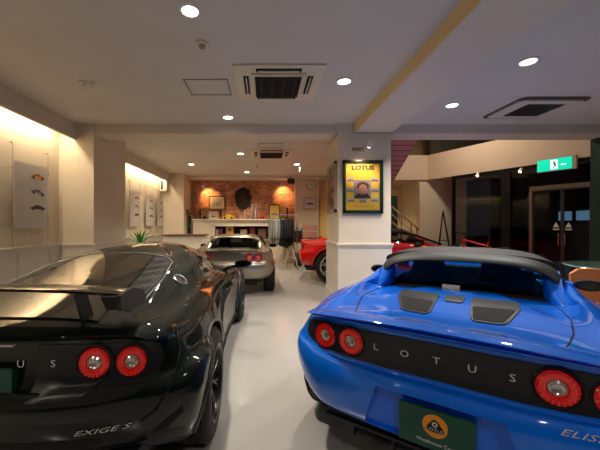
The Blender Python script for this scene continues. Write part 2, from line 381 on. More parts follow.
def build_car(kind, loc, theta, body_m, roof_m, label, cat, rimm, scale=1.0, panel=True, wing=False, script=None, name='sports_car', plate=True, dark_arch=False):
    root=empty(name, loc, -math.radians(theta), label=label, cat=cat); root.scale=(scale,)*3
    ex = kind=='coupe'
    ribs = exige_ribs() if ex else roadster_ribs()
    bm=net_body(ribs); bvh=BVHTree.FromBMesh(bm)
    body=obj_from_bm('b', bm, [body_m, matt]); bm.free()
    def proj(a,b,mode):
        o,d={'rear':((a,-1.5,b),(0,1,0)),'top':((a,b,3),(0,0,-1)),'right':((3,a,b),(-1,0,0)),'left':((-3,a,b),(1,0,0)),'front':((a,6,b),(0,-1,0))}[mode]
        p,n,i,dist=bvh.ray_cast(Vector(o),Vector(d))
        if p is None:
            q={'rear':(a,.2,b),'top':(a,b,.8),'right':(.8,a,b),'left':(-.8,a,b),'front':(a,3.7,b)}[mode]
            p,n,i,dist=bvh.find_nearest(Vector(q))
        if n.dot(Vector(d))>0: n=-n
        return p,n
    def patch(nm, outline, mode, m, off=.004, rings=8, parent=root, dome=0, inner=None):
        n=len(outline); cx=sum(p[0] for p in outline)/n; cy=sum(p[1] for p in outline)/n
        # densify outline
        O=[]
        for i in range(n):
            a=outline[i]; b=outline[(i+1)%n]; L=math.hypot(b[0]-a[0],b[1]-a[1]); k=max(1,int(L/.04))
            for t in range(k): O.append((a[0]+(b[0]-a[0])*t/k, a[1]+(b[1]-a[1])*t/k))
        n=len(O); mb=MB(); vs=[]; fs=[]
        p,nn=proj(cx,cy,mode); vs.append(p+nn*(off+dome))
        for r in range(1,rings+1):
            t=r/rings
            for (a,b) in O:
                p,nn=proj(cx+(a-cx)*t, cy+(b-cy)*t, mode); vs.append(p+nn*(off+dome*(1-t*t)))
        for (a,b) in O:
            p,nn=proj(a,b,mode); vs.append(p-nn*.012)
        for k in range(n): fs.append((0,1+k,1+(k+1)%n))
        for r in range(rings):
            for k in range(n):
                l=(k+1)%n; fs.append((1+r*n+k,1+(r+1)*n+k,1+(r+1)*n+l,1+r*n+l))
        mb.add(vs,fs); o=mb.build(nm,m,parent,smooth=True,angle=50)
        return o
    def line(nm, pts, mode, r, m, parent=root, off=0, n=6):
        P=[]
        for i in range(len(pts)-1):
            a,b=pts[i],pts[i+1]; k=max(2,int(math.hypot(b[0]-a[0],b[1]-a[1])/.03))
            for t in range(k): P.append((a[0]+(b[0]-a[0])*t/k,a[1]+(b[1]-a[1])*t/k))
        P.append(pts[-1]); Q=[]
        for a,b in P:
            p,nn=proj(a,b,mode); Q.append(p+nn*off)
        mb=MB(); mb.tube(Q,r,n); return mb.build(nm,m,parent,smooth=True,angle=60)
    def lettering(nm, txt, size, c, mode, m, sx=1, shear=0, off=.006, parent=root):
        vs,fs=text_mesh(txt,size,sx=sx,shear=shear); mb=MB(); out=[]
        for v in vs:
            p,nn=proj(c[0]+v.x, c[1]+v.y, mode); out.append(p+nn*off)
        mb.add(out,fs); return mb.build(nm,m,parent,recalc=False)
    # --- cuts: wheel wells, plate recess, cabin
    ry, fy = (.72, 3.02) if not ex else (.70, 3.04)
    rr = .325; ar=.365
    c=MB(); My=Matrix.Rotation(PI/2,4,'Y')
    for s in (-1,1):
        for yy in (ry,fy):
            x0=.54 if s>0 else -.94
            c.lathe([(ar,0),(ar,.40)],40,Matrix.Translation((x0,yy,.325))@My,mi=1)
    if ex:
        pass
    else:
        c.prism([(-.30,.36),(.30,.36),(.235,.57),(-.235,.57)],0,.3,mi=0,M=Matrix(((1,0,0,0),(0,0,-1,.055),(0,1,0,0),(0,0,0,1))))
        c.box((-.52,1.28,.3),(.52,2.5,1.3),mi=1)
    cut=c.build('c',[body_m,matt])
    body=boolean(body,cut,'body'); body.parent=root
    def moved_patch_back(): pass
    # --- wheels
    style='y' if not ex else 'y'
    rm=rim_mesh(5 if not ex else 6,.225,.22,style)
    for i,(yy) in enumerate((ry,fy)):
        for s in (1,-1):
            hx=.742
            w=MB(); w.v=[v.copy() for v in rm.v]; w.f=rm.f; w.m=rm.m
            o=w.build('wheel',rimm,root,smooth=True,angle=40); o.location=(s*hx,yy,rr); o.rotation_euler=(0,0,0 if s>0 else PI)
            t=tyre_mesh(rr,.222,.225).build('tyre',rubber,o,smooth=True,angle=40)
            d=MB(); d.lathe([(.05,-.01),(.155,-.01),(.155,.01),(.05,.01)],28,My,closed=True); d.build('brake_disc',darkm,o,smooth=True)
    for s in (1,-1):
        for yy,nm in ((ry,'wheel_arch_lip'),(fy,'wheel_arch_lip')):
            pts=[(yy+(ar+.004)*math.cos(a),.325+(ar+.004)*math.sin(a)) for a in [math.radians(-12+204*k/40) for k in range(41)]]
            Q=[]
            for a,b in pts:
                p,nn=proj(a,b,'right' if s>0 else 'left'); Q.append(p+nn*.001)
            mb=MB(); mb.tube(Q,.008 if not ex else .011,6); mb.build(nm,body_m if not ex else mat('arch_edge_highlight',(.10,.10,.10),.3,.6),root,smooth=True,angle=60)  # coupe lip coloured grey as the highlight along the arch edge
    # --- tail
    lz=.715
    if panel:
        w=.685; O=[]
        z0,z1=.638,.792
        for k in range(60):
            a=2*PI*k/60; ca,sa=math.cos(a),math.sin(a)
            x=w*math.copysign(abs(ca)**.30,ca); zc=(z0+z1)/2; hz=(z1-z0)/2*(1-.16*(abs(x)/w)**4)
            O.append((x, zc-.012*(abs(x)/w)**2+hz*math.copysign(abs(sa)**.55,sa)))
        pn=patch('tail_panel',O,'rear',carbon,off=.004,rings=14)
    lx=(.38,.535) if not ex else (.425,.565)
    for s in (1,-1):
        for x in lx:
            p,n=proj(s*x,lz-(.012 if x>.5 else 0),'rear'); n=(n*1+Vector((0,-.6,0))).normalized()
            M=lamp_matrix(p,n)
            h=MB(); h.lathe([(.076,-.04),(.076,.008),(.070,.014),(.064,.006),(.055,.0),(0,.0)],36,M)
            hh=h.build('tail_light',black,root,smooth=True,angle=40)
            l=MB(); l.lathe([(.062,.0),(.062,.010),(.052,.020),(.034,.018),(.030,.008),(.030,.0)],40,M,closed=True)
            for k in range(20):
                a=2*PI*k/20; A=M@Matrix.Rotation(a,4,'Z'); l.box((.040,-.003,.012),(.058,.003,.021),M=A)
            l.build('red_lens',redl,hh,smooth=True,angle=30)
            l=MB(); l.lathe([(.030,0),(.029,.012),(.02,.018),(.012,.012),(0,.012)],24,M); l.build('clear_reflector',clearl,hh,smooth=True,angle=50)
    if panel or ex:
        sp=.127
        for k,ch in enumerate('LOTUS'):
            lettering('letter',ch,.042,((k-2)*sp*(1.0 if not ex else 1.04),lz+.004),'rear',wtext if not ex else wtext,sx=1.15,off=.008)
    if script:
        lettering('model_script',script[0],.031 if ex else .026,script[1],'rear',mat('script_silver',(.6,.6,.6),.35,.3),sx=script[2],shear=.4,off=.006)
    # number plate
    if plate:
        y0=.012 if not ex else .02
        zc=.443 if not ex else .64
        pw=.142 if not ex else .12
        if ex: zc=.632
        b=MB(); b.box((-pw,y0,zc-.083),(pw,y0+.012,zc+.083),bev=.004)
        if not ex: b.box((-.10,y0+.012,zc-.06),(.10,.09,zc+.06),mi=0)
        else: b.box((-.12,y0+.012,zc-.06),(.12,.10,zc+.06),mi=0)
        pl=b.build('number_plate',green,root)
        M0=Matrix(((1,0,0,0),(0,0,-1,y0-.0005),(0,1,0,zc+.02),(0,0,0,1)))
        b=MB(); b.lathe([(.047,0),(.047,.003),(.0,.003)],40,M0,mi=0)
        tri=[]
        for k in range(3):
            a0=math.radians(90+120*k)
            for d in (-28,-12,0,12,28):
                a=a0+math.radians(d); r=.038-.010*abs(d)/28; tri.append((r*math.cos(a)*1.05,r*math.sin(a)*.85-.004))
        b.prism(tri,.003,.005,mi=1,M=M0)
        put_text(b,'LOTUS',.019,M0@Matrix.Translation((0,-.015,.004)),mi=2,thick=.002,sx=1.1)
        b.lathe([(.008,.005),(.011,.0065),(.005,.0065)],16,M0@Matrix.Translation((0,.009,0)),mi=2,closed=True)
        b.build('badge',[orangeb,matt,mat('badge_silver',(.6,.6,.6),.35)],pl,recalc=False)
        b=MB(); put_text(b,'Westhouse Cars',.021,M0@Matrix.Translation((0,-.072,0)),thick=.002,sx=1.0); b.build('plate_lettering',wtext,pl,recalc=False)
    if not ex:
        # spoiler lip with a shadow gap below
        rows=[]; N=40
        for i in range(N+1):
            x=-.668+1.336*i/N; t=abs(x)/.668
            p,_=proj(x*.985,.30,'top'); yb=.0+.03*t**2+.14*t**4.5; z=.870-.032*t**2-.042*t**5
            th=.011*(1-.7*t**8)
            rows.append([Vector((x,yb-.024,z-th)),Vector((x,yb-.034,z-th*.3)),Vector((x,yb-.008,z+.004)),Vector((x,yb+.05,z+.004)),Vector((x,yb+.11,z-.006)),Vector((x,yb+.12,z-th-.006)),Vector((x,yb-.024,z-th))])
        m_=MB(); m_.grid(rows); m_.f.append(tuple(range(0,6))); m_.m.append(0); m_.f.append(tuple(N*7+k for k in range(6))); m_.m.append(0)
        if plate or kind!='roadster' or body_m is silv: m_.build('spoiler',body_m,root,smooth=True,angle=45)
        # engine cover vents, seams
        def rpoly(P,r=.25):
            out=[]; n=len(P)
            for i in range(n):
                a=Vector(P[i-1]);b=Vector(P[i]);c2=Vector(P[(i+1)%n])
                for t in (0,.25,.5,.75,1):
                    p=(b+(a-b)*r).lerp(b,t).lerp(b.lerp(b+(c2-b)*r,t),t); out.append((p.x,p.y))
            return out
        ventm = mat('vent_grey',(.022,.022,.024),.4)
        for s in (1,-1):
            P=[(s*.085,.99),(s*.325,1.0),(s*.325,.80),(s*.25,.54),(s*.10,.53)]
            ev=patch('engine_vent',rpoly(P,.2),'top',ventm,off=.006,rings=6)
            P=[(s*.10,.76),(s*.305,.78),(s*.24,.57),(s*.112,.56)]
            patch('vent_opening',rpoly(P,.15),'top',matt,off=.0085,rings=4,parent=ev)
            for k in range(0): pass
            line('panel_seam',[(s*.50,1.18),(s*.52,.98),(s*.52,.75),(s*.49,.50),(s*.44,.30),(s*.40,.17)],'top',.0035,matt)
        patch('engine_vent',rpoly([(-.055,.98),(.055,.98),(.048,.80),(-.048,.80)],.2),'top',ventm,off=.006,rings=5)
        # raised engine lid bulge
        # hoop
        def arch(y,w,zb,zt,e=.62,n=28,lean=0):
            r=[]
            for k in range(n+1):
                a=PI*k/n; ca,sa=math.cos(a),math.sin(a)
                r.append(Vector((w*math.copysign(abs(ca)**e,ca), y+lean*abs(sa)**e, zb+(zt-zb)*abs(sa)**e)))
            return r
        L=[arch(1.30,.530,.80,1.024,.58),arch(1.27,.546,.80,1.029,.58),arch(1.278,.566,.80,1.042,.58),arch(1.32,.590,.80,1.064,.58),arch(1.39,.602,.80,1.079,.58),arch(1.46,.604,.80,1.084,.58),arch(1.50,.600,.80,1.084,.58),arch(1.50,.57,.80,1.05,.58),arch(1.40,.535,.80,1.03,.58)]
        m_=MB(); m_.grid(L,closeu=True,caps=True); m_.build('roll_hoop',roof_m,root,smooth=True,angle=50)
        # blue buttress at foot of the hoop
        for s in (1,-1):
            rows=[]
            for (y,w,z,h) in ((.86,.025,.86,.004),(1.0,.035,.86,.014),(1.12,.042,.855,.03),(1.24,.046,.85,.055),(1.34,.048,.84,.085),(1.56,.048,.835,.09)):
                cx=s*(.60 if y>1.1 else .61)
                rows.append([Vector((cx-s*w*1.0,y,z-.03)),Vector((cx-s*w*.8,y,z+h*.6)),Vector((cx-s*w*.1,y+.0,z+h)),Vector((cx+s*w*.8,y,z+h*.55)),Vector((cx+s*w*1.5,y,z-.03))])
            m_=MB(); m_.grid(rows); m_.f.append(tuple(range(25,30))); m_.m.append(0); m_.build('buttress',body_m,root,smooth=True,angle=60)
        for s in (1,-1):
            rows=[]
            for (y,xi,h) in ((1.10,.53,.81),(1.20,.50,.86),(1.30,.485,.94),(1.40,.48,.985)):
                rows.append([Vector((s*xi,y,.79)),Vector((s*xi,y,h-.02)),Vector((s*(xi+.02),y,h)),Vector((s*.56,y,h+.005)),Vector((s*.56,y,.79))])
            m_=MB(); m_.grid(rows); m_.f.append(tuple(range(15,20))); m_.m.append(0); m_.f.append(tuple(range(0,5))); m_.m.append(0); m_.build('hoop_inner_panel',body_m,root,smooth=True,angle=45)
        # roof panel
        def roofarch(y,w,zb,zt): return arch(y,w,zb,zt,.7)
        L=[roofarch(1.46,.575,.99,1.083),roofarch(1.7,.565,.99,1.092),roofarch(1.95,.55,.99,1.094),roofarch(2.12,.53,.99,1.088),roofarch(2.12,.50,.99,1.066),roofarch(1.95,.52,.99,1.076),roofarch(1.46,.54,.99,1.062)]
        m_=MB(); m_.grid(L,closeu=True,caps=True); m_.build('roof_panel',roof_m,root,smooth=True,angle=50)
        m_=MB()
        m_.grid([[Vector((x,2.10+.05*(1-(x/.52)**2),1.085-.06*(x/.52)**4)) for x in [-.52+1.04*k/12 for k in range(13)]],[Vector((x*1.2,2.72+.16*(1-(x/.52)**2),.80)) for x in [-.52+1.04*k/12 for k in range(13)]]])
        m_.build('windscreen',tint,root,smooth=True)
        for s in (1,-1):
            m_=MB(); m_.tube([(s*.54,2.08,1.03),(s*.60,2.4,.93),(s*.66,2.76,.79)],.022,8); m_.build('windscreen_pillar',matt,root,smooth=True)
            m_=MB(); m_.grid([[Vector((s*.60,1.56,.82)),Vector((s*.655,2.68,.80))],[Vector((s*.57,1.56,1.0)),Vector((s*.55,2.08,1.01))]]); m_.build('side_window',tint,root)
        # rear screen
        Oz=[]
        for k in range(29):
            a=PI*k/28; ca,sa=math.cos(a),math.sin(a); Oz.append((.50*math.copysign(abs(ca)**.6,ca),.80+.25*abs(sa)**.6))
        m_=MB(); m_.prism(Oz,1.405,1.413,M=Matrix(((1,0,0,0),(0,0,1,0),(0,1,0,0),(0,0,0,1)))); m_.build('rear_window',tint,root)
        m_=MB(); m_.box((-.50,1.27,.70),(.50,1.40,.806),bev=.01); m_.build('rear_shelf',matt,root,smooth=True)
        if plate:
            m_=MB(); m_.box((-.115,1.30,.806),(.0,1.34,.838)); m_.build('window_label',wtext,root)
        # seats
        for s in (1,-1):
            m_=MB()
            def sec(z,y,w,d): return [Vector((s*.25+w*math.copysign(abs(math.cos(t))**.6,math.cos(t)),y+d*math.copysign(abs(math.sin(t))**.7,math.sin(t)),z)) for t in [2*PI*k/20 for k in range(21)]]
            m_.grid([sec(.38,1.85,.20,.08),sec(.55,1.78,.23,.09),sec(.75,1.68,.22,.08),sec(.86,1.62,.17,.07),sec(.92,1.60,.13,.06),sec(1.0,1.59,.12,.055),sec(1.03,1.59,.09,.04)])
            m_.f.append(tuple(6*21+k for k in range(20))); m_.m.append(0)
            m_.box((s*.25-.21,1.8,.30),(s*.25+.21,2.25,.42),bev=.04)
            m_.build('seat',seatm,root,smooth=True,angle=60)
        m_=MB(); m_.box((-.52,2.36,.55),(.52,2.49,.872),bev=.03); m_.build('dashboard',seatm,root,smooth=True)
        m_=MB(); m_.lathe([(.155,0),(.165,.012),(.175,0),(.165,-.012)],28,Matrix.Translation((.25,2.22,.76))@Matrix.Rotation(math.radians(70),4,'X'),closed=True)
        m_.tube([(.09,2.22,.76),(.41,2.22,.76)],.012); m_.build('steering_wheel',seatm,root,smooth=True)
        mz=.79; my=2.30; mx=.86
        # third brake light on the hoop
        m_=MB(); m_.box((-.13,1.29,1.022),(.13,1.31,1.034)); m_.build('high_brake_light',mat('dark_red_lens',(.08,.004,.004),.2),root)
        # diffuser
        m_=MB(); m_.box((-.52,.24,.19),(.52,.70,.30),bev=.02); m_.box((-.55,.15,.265),(.55,.26,.325),bev=.012); m_.box((-.55,.13,.255),(.55,.25,.27),bev=.005)
        for k in range(-2,3): m_.box((k*.2-.005,.16,.18),(k*.2+.005,.6,.30))
        m_.box((-.56,.17,.25),(.56,.3,.31),bev=.012)
        for s in (1,-1): m_.box((s*.55,.24,.24),(s*.60,.40,.33),bev=.012)
        m_.build('diffuser',black,root,smooth=True)
        m_=MB(); m_.lathe([(.045,-.02),(.045,.2),(.038,.2),(.038,-.02)],24,Matrix.Translation((0,.05,.24))@Matrix.Rotation(-PI/2,4,'X'),closed=True); m_.build('exhaust_tip',chrome,root,smooth=True)
    else:
        my,mx,mz=2.35,.90,.86
        # tailgate glass, perforated side strips, seams
        gl=[(-.40,.15),(-.355,.5),(-.27,1.20),(-.1,1.235),(.1,1.235),(.27,1.20),(.355,.5),(.40,.15)]
        patch('tailgate_glass',gl,'top',dglass,off=.008,rings=16)
        for s in (1,-1):
            st=[(s*.295,1.19),(s*.37,.5),(s*.385,.36),(s*.47,.42),(s*.46,.8),(s*.425,1.14),(s*.36,1.22)]
            patch('perforated_strip',st,'top',perf,off=.005,rings=6)
            line('trim_line',[(s*.425,.30),(s*.485,.42),(s*.475,.8),(s*.44,1.14),(s*.37,1.235),(s*.1,1.27),(0,1.272)],'top',.0065,mat('trim_grey',(.28,.28,.28),.35,.6),off=.003)
            line('tailgate_seam',[(s*.62,.36),(s*.58,.22)],'top',.003,matt)
            # side glass
            patch('side_window',[(1.62,.90),(1.75,1.0),(2.0,1.045),(2.2,1.01),(2.55,.88),(2.62,.845),(2.2,.835),(1.75,.85)],'right' if s>0 else 'left',dglass,off=.004,rings=6)
            patch('side_air_intake',[(1.28,.62),(1.30,.72),(1.42,.78),(1.50,.74),(1.52,.60),(1.45,.45),(1.34,.45)],'right' if s>0 else 'left',matt,off=.003,rings=4)
            patch('shoulder_scoop',[(1.12,.88),(1.20,.94),(1.36,.95),(1.46,.91),(1.36,.87),(1.2,.865)],'right' if s>0 else 'left',matt,off=.003,rings=4)
            line('door_seam',[(1.58,.83),(1.56,.6),(1.60,.35),(1.70,.25),(2.4,.25),(2.62,.4),(2.66,.7)],'right' if s>0 else 'left',.003,matt)
            line('side_sill_edge',[(1.15,.24),(1.6,.20),(2.4,.20),(2.62,.22)],'right' if s>0 else 'left',.010,carbon,off=.004)
        patch('windscreen',[(-.5,2.58),(-.42,2.35),(0,2.30),(.42,2.35),(.5,2.58),(.3,2.95),(0,3.02),(-.3,2.95)],'top',dglass,off=.004,rings=10)
        # filler cap
        p,n=proj(.92,.915,'right'); M=lamp_matrix(p,n)
        m_=MB(); m_.lathe([(.055,-.01),(.055,.008),(.048,.013),(.038,.012),(.036,.004),(.036,-.01)],32,M,closed=True,mi=0); m_.lathe([(.036,-.01),(.036,.004),(0,.008)],24,M,mi=1)
        for k in range(6):
            A=M@Matrix.Rotation(PI*k/3,4,'Z')@Matrix.Translation((.046,0,.012)); m_.lathe([(.004,0),(.003,.004)],8,A,mi=1)
        m_.build('fuel_filler_cap',[chrome,black],root,smooth=True)
        # wing
        rows=[]; N=30
        for i in range(N+1):
            x=-.565+1.13*i/N; t=abs(x)/.565; zc=1.028-.022*t**2; yc=.02
            af=[(-.0,.012),(.03,.016),(.10,.012),(.17,.002),(.20,-.006),(.17,-.012),(.08,-.012),(.02,-.004),(0,.012)]
            rows.append([Vector((x,yc+a,zc+b)) for a,b in af])
        m_=MB(); m_.grid(rows)
        for e in (0,N): m_.f.append(tuple(e*9+k for k in range(8))); m_.m.append(0)
        wg=m_.build('rear_wing',mat('gloss_carbon',(.012,.012,.012),.12,coat=1),root,smooth=True,angle=50)
        for s in (1,-1):
            m_=MB(); m_.prism([(-.01,1.02),(.10,1.03),(.22,1.0),(.26,.955),(.22,.93),(.06,.935),(-.005,.965)],s*.563,s*.577,M=Matrix(((0,0,1,0),(1,0,0,0),(0,1,0,0),(0,0,0,1))))
            m_.prism([(.0,1.012),(.10,1.02),(.22,.985),(.25,.95),(.2,.94),(.05,.945)],s*.49,s*.565,M=Matrix(((0,0,1,0),(1,0,0,0),(0,1,0,0),(0,0,0,1))))
            m_.build('wing_end_plate',black,root,smooth=True)
            m_=MB(); m_.prism([(.06,1.01),(.14,1.01),(.20,.87),(.12,.86)],s*.345,s*.357,M=Matrix(((0,0,1,0),(1,0,0,0),(0,1,0,0),(0,0,0,1)))); m_.build('wing_support',black,root)
        # tail satin fascia around the lamps
        for s in (1,-1):
            O=[(s*.205,.80),(s*.62,.785),(s*.665,.75),(s*.685,.70),(s*.675,.665),(s*.55,.655),(s*.46,.642),(s*.405,.60),(s*.385,.588),(s*.19,.588)]
            patch('tail_fascia',O,'rear',carbon,off=.003,rings=10)
            patch('tail_recess_shade',[(s*.15,.588),(s*.385,.588),(s*.405,.60),(s*.46,.642),(s*.55,.655),(s*.675,.665),(s*.67,.63),(s*.60,.585),(s*.48,.57),(s*.15,.57)],'rear',matt,off=.0015,rings=8)  # flat black patch paints the recess's shade, no depth is cut
            patch('lower_grille',[(s*.0,.31),(s*.0,.425),(s*.42,.425),(s*.47,.41),(s*.52,.35),(s*.52,.325),(s*.3,.315)],'rear',matt,off=.002,rings=6)
            line('bumper_crease',[(s*.70,.78),(s*.735,.70),(s*.74,.6),(s*.68,.5),(s*.62,.46)],'rear',.006,body_m,off=.001)
            patch('corner_vent',[(s*.655,.40),(s*.77,.475),(s*.775,.44),(s*.70,.385)],'rear',matt,off=.002,rings=3)
            patch('reflector',[(s*.735,.415),(s*.755,.42),(s*.755,.405),(s*.735,.40)],'rear',body_m,off=.003,rings=2)
        lettering('tail_badge','SUPERCHARGED' if False else '-------',.02,(.09,.812),'rear',chrome,off=.004) if False else None
        m_=MB(); m_.box((.06,.014,.806),(.13,.03,.813)); m_.build('plate_light',clearl,root)
        m_=MB(); m_.box((-.60,.10,.18),(.60,.60,.32),bev=.02)
        for k in range(-3,4): m_.box((k*.16-.006,.05,.14),(k*.16+.006,.6,.32))
        m_.box((-.66,.06,.24),(.66,.11,.27),bev=.008)
        m_.build('diffuser',black,root,smooth=True)
    # headlights
    for s in (1,-1):
        patch('headlight',[(s*.52,3.38),(s*.60,3.36),(s*.70,3.22),(s*.73,3.05),(s*.66,3.08),(s*.56,3.22)],'top',clearl,off=.004,rings=4)
    # mirrors
    for s in (1,-1):
        m_=MB(); c0=Vector((s*(mx),my,mz)); rows=[]
        for k,(dy,r) in enumerate(((-.055,.75),(-.05,.95),(-.02,1),(.03,.85),(.06,.5),(.075,.12))):
            rows.append([c0+Vector((r*.10*math.cos(t),dy,r*.048*math.sin(t))) for t in [2*PI*j/20 for j in range(21)]])
        m_.grid(rows); m_.f.append(tuple(5*21+k for k in range(20))); m_.m.append(0); m_.f.append(tuple(k for k in range(20))); m_.m.append(0)
        mi=m_.build('door_mirror',matt if not ex else exbl,root,smooth=True,angle=50)
        m_=MB(); m_.tube([(s*(mx-.05),my+.03,mz-.03),(s*.72,my+.06,.79 if not ex else .80),(s*.66,my+.08,.77)],[.022,.018,.02],8,mi=0); m_.build('mirror_arm',body_m if not ex else exbl,mi,smooth=True)
        m_=MB(); m_.lathe([(.001,0),(.9,0)],20,Matrix.Translation(c0+Vector((0,-.0565,0)))@Matrix.Diagonal((.070,1,.034,1))@Matrix.Rotation(PI/2,4,'X')); m_.build('mirror_glass',mat('mirror_dark',(.25,.26,.28),.05,1),mi)
    return root

BL=build_car('roadster',(.70,1.28,0),36,blue,softtop,'bright blue open-top sports car with black tail panel reading LOTUS','car',silverw,script=('ELISE',(.435,.588),2.1))
BK=build_car('coupe',(-1.15,1.24,0),0,exbl,exbl,'glossy black coupe with rear wing, parked nearest on the left','car',mat('dark_alloy',(.04,.04,.042),.3,.8),panel=False,script=('EXIGE S',(.475,.458),1.9),name='sports_coupe')
SV=build_car('roadster',(-.66,5.5,0),0,silv,silv,'champagne silver sports car with four round red tail lights, seen from behind','car',silverw,panel=False,plate=False)
RD=build_car('roadster',(.93,8.05,0),104,redp,matt,'red sports car side-on behind the white square pillar','car',silverw,scale=1.12,panel=False,plate=False)

# ------------------------------------------------------------------ room shell
HC=2.95; HB=2.80
def bx(a,b,mi=0,M=None,bev=0): return MB().box(a,b,mi,M,bev)
struct('floor', bx((-3.6,-6,-.1),(12.8,11.2,0)), floorm)
struct('ceiling', bx((-3.6,-6,HC),(12.8,5.3,HC+.15)), ceilm)
struct('ceiling_back', bx((-3.6,5.3,HC),(2.05,11.2,HC+.15)), ceilm)
struct('ceiling_stairwell', bx((2.05,5.3,4.7),(8.5,11.2,4.85)), mat('unlit_ceiling',(.25,.2,.17),.9))  # dark colour stands for the lack of light up in the stairwell
struct('wall_left', bx((-3.56,-6,0),(-3.36,11.2,HC)), wallm)
struct('wall_rear', bx((-3.6,-6.2,0),(12.8,-6,HC)), mat('dark_reflection_wall',(.03,.03,.035),.15))  # unseen rear wall, made dark so the cars' reflections stay dark
struct('wall_back', bx((-3.6,11.0,0),(6.2,11.2,4.7)), mat('back_wall_paint',(.74,.56,.30),.75))
struct('wall_brick', bx((-2.50,10.88,1.0),(1.02,11.0,HC)), brickm)
struct('wall_clock_side', bx((1.02,10.5,0),(1.82,11.0,HC)), wallm)
struct('wall_stair_side', bx((2.02,5.3,HC),(2.06,11.0,4.7)), wallm)
# wainscot + caps
b=MB(); b.box((-3.36,-6,0),(-3.335,5.05,.97)); b.box((-3.36,6.2,0),(-3.335,10,.97))
for y in [-5.7+.62*k for k in range(18)]+[6.5+.62*k for k in range(6)]:
    if 5.0<y<6.25: continue
    b.box((-3.335,y-.045,.12),(-3.322,y+.045,.90))
for (y0,y1) in ((-6,5.05),(6.2,10)):
    b.box((-3.335,y0,.0),(-3.318,y1,.14)); b.box((-3.335,y0,.90),(-3.322,y1,.97))
struct('wall_wainscot',b,wains)
b=MB()
for (y0,y1) in ((-6,5.05),(6.2,10)):
    b.box((-3.36,y0,.97),(-3.295,y1,1.0),bev=.006); b.box((-3.36,y0,.935),(-3.312,y1,.97),bev=.006)
struct('trim_1',b,wains)
def pillar(nm,x0,x1,y0,y1,top,cap=1.14,m=wallm,rail=True):
    b=MB(); b.box((x0,y0,0),(x1,y1,top)); struct(nm,b,m)
    if rail:
        b=MB(); e=.012; b.box((x0-e,y0-e,0),(x1+e,y1+e,.96)); b.box((x0-.035,y0-.035,.965),(x1+.035,y1+.035,1.0),bev=.008); b.box((x0-.022,y0-.022,.93),(x1+.022,y1+.022,.965),bev=.006)
        b.box((x0-.025,y0-.025,0),(x1+.025,y1+.025,.13),bev=.005)
        struct(nm+'_wainscot',b,wains)
pillar('wall_pillar_left',-3.36,-2.79,5.05,6.2,HC)
pillar('wall_pillar_center',1.20,2.05,5.05,6.0,HB)
pillar('wall_pillar_back',-3.36,-2.62,10.0,11.0,HC)
# beams
b=bx((-3.36,5.09,HB),(8.0,5.47,HC+.01)); struct('trim_2',b,beamm)
b=bx((2.05,5.30,HC),(8.0,5.47,4.7)); struct('wall_stair_front',b,beamm)
b=MB(); b.box((1.455,-6,HB),(2.05,5.09,HC+.01),mi=0); b.box((1.45,-6,HB+.001),(1.4549,5.09,HC),mi=1); struct('trim_3',b,[beamm,mat('beam_side_lit',(.76,.58,.30),.75)])  # left side face coloured warmer for the light falling on it
b=MB(); b.box((1.17,5.02,HB-.0),(2.08,5.5,HB+.15)); struct('trim_4',b,beamm)
b=bx((-3.36,10.35,2.86),(2.0,11.0,HC+.01)); struct('trim_5',b,beamm)
# light valances
b=MB(); b.box((-3.11,-6,2.69),(-3.07,5.05,HC)); b.box((-3.11,6.2,2.69),(-3.07,10.0,HC)); struct('trim_6',b,beamm)
# mezzanine balcony fascia (angled), storefront line X = 9.744 - .49 Y
def SX(Y): return 9.744-.49*Y
ang=math.atan2(-1, .49)     # direction of decreasing Y
A=Vector((SX(9.64),9.64,0)); B=Vector((SX(-6),-6,0)); D=(B-A).normalized(); Nn=Vector((D.y,-D.x,0))
if Nn.x<0: Nn=-Nn          # outwards
def wallbox(mb,t0,t1,d0,d1,z0,z1,mi=0):
    vs=[]
    for z in (z0,z1):
        for (t,d) in ((t0,d0),(t1,d0),(t1,d1),(t0,d1)): p=A+D*t+Nn*d; vs.append((p.x,p.y,z))
    mb.add(vs,[(0,1,2,3),(4,7,6,5),(0,4,5,1),(1,5,6,2),(2,6,7,3),(3,7,4,0)],mi)
def tofk(px): # distance along the line for a pixel column
    k=(px-CX)/F; Y=9.744/(k+.49); return (Vector((SX(Y),Y,0))-A).length
LT=(B-A).length
b=MB(); wallbox(b,0,4.9,-.0,.12,2.70,3.46); wallbox(b,4.9,LT,0,.12,2.70,3.0); b.box((2.06,9.60,2.70),(5.05,9.72,3.46)); b.box((2.06,9.72,2.70),(5.6,11.0,2.8))
q9=A+D*(tofk(452))+Nn*.05; b.prism([(5.02,9.64),(q9.x,q9.y),(6.35,q9.y),(6.35,9.75),(5.02,9.75)],2.702,2.80)
struct('wall_balcony',b,mat('balcony_plaster',(.62,.50,.38),.75))
b=MB(); b.box((4.82,9.66,0),(5.62,11,2.7)); struct('wall_easel_side',b,wallm)
b=MB(); b.box((5.62,9.70,0),(6.3,9.9,2.7)); struct('wall_corner',b,wallm)
b=MB(); b.box((5.3,9.9,2.8),(8.5,10.0,4.7)); b.box((8.2,5.4,2.9),(8.3,10,4.7)); struct('wall_upper_right',b,mat('upper_wall',(.10,.08,.065),.8))
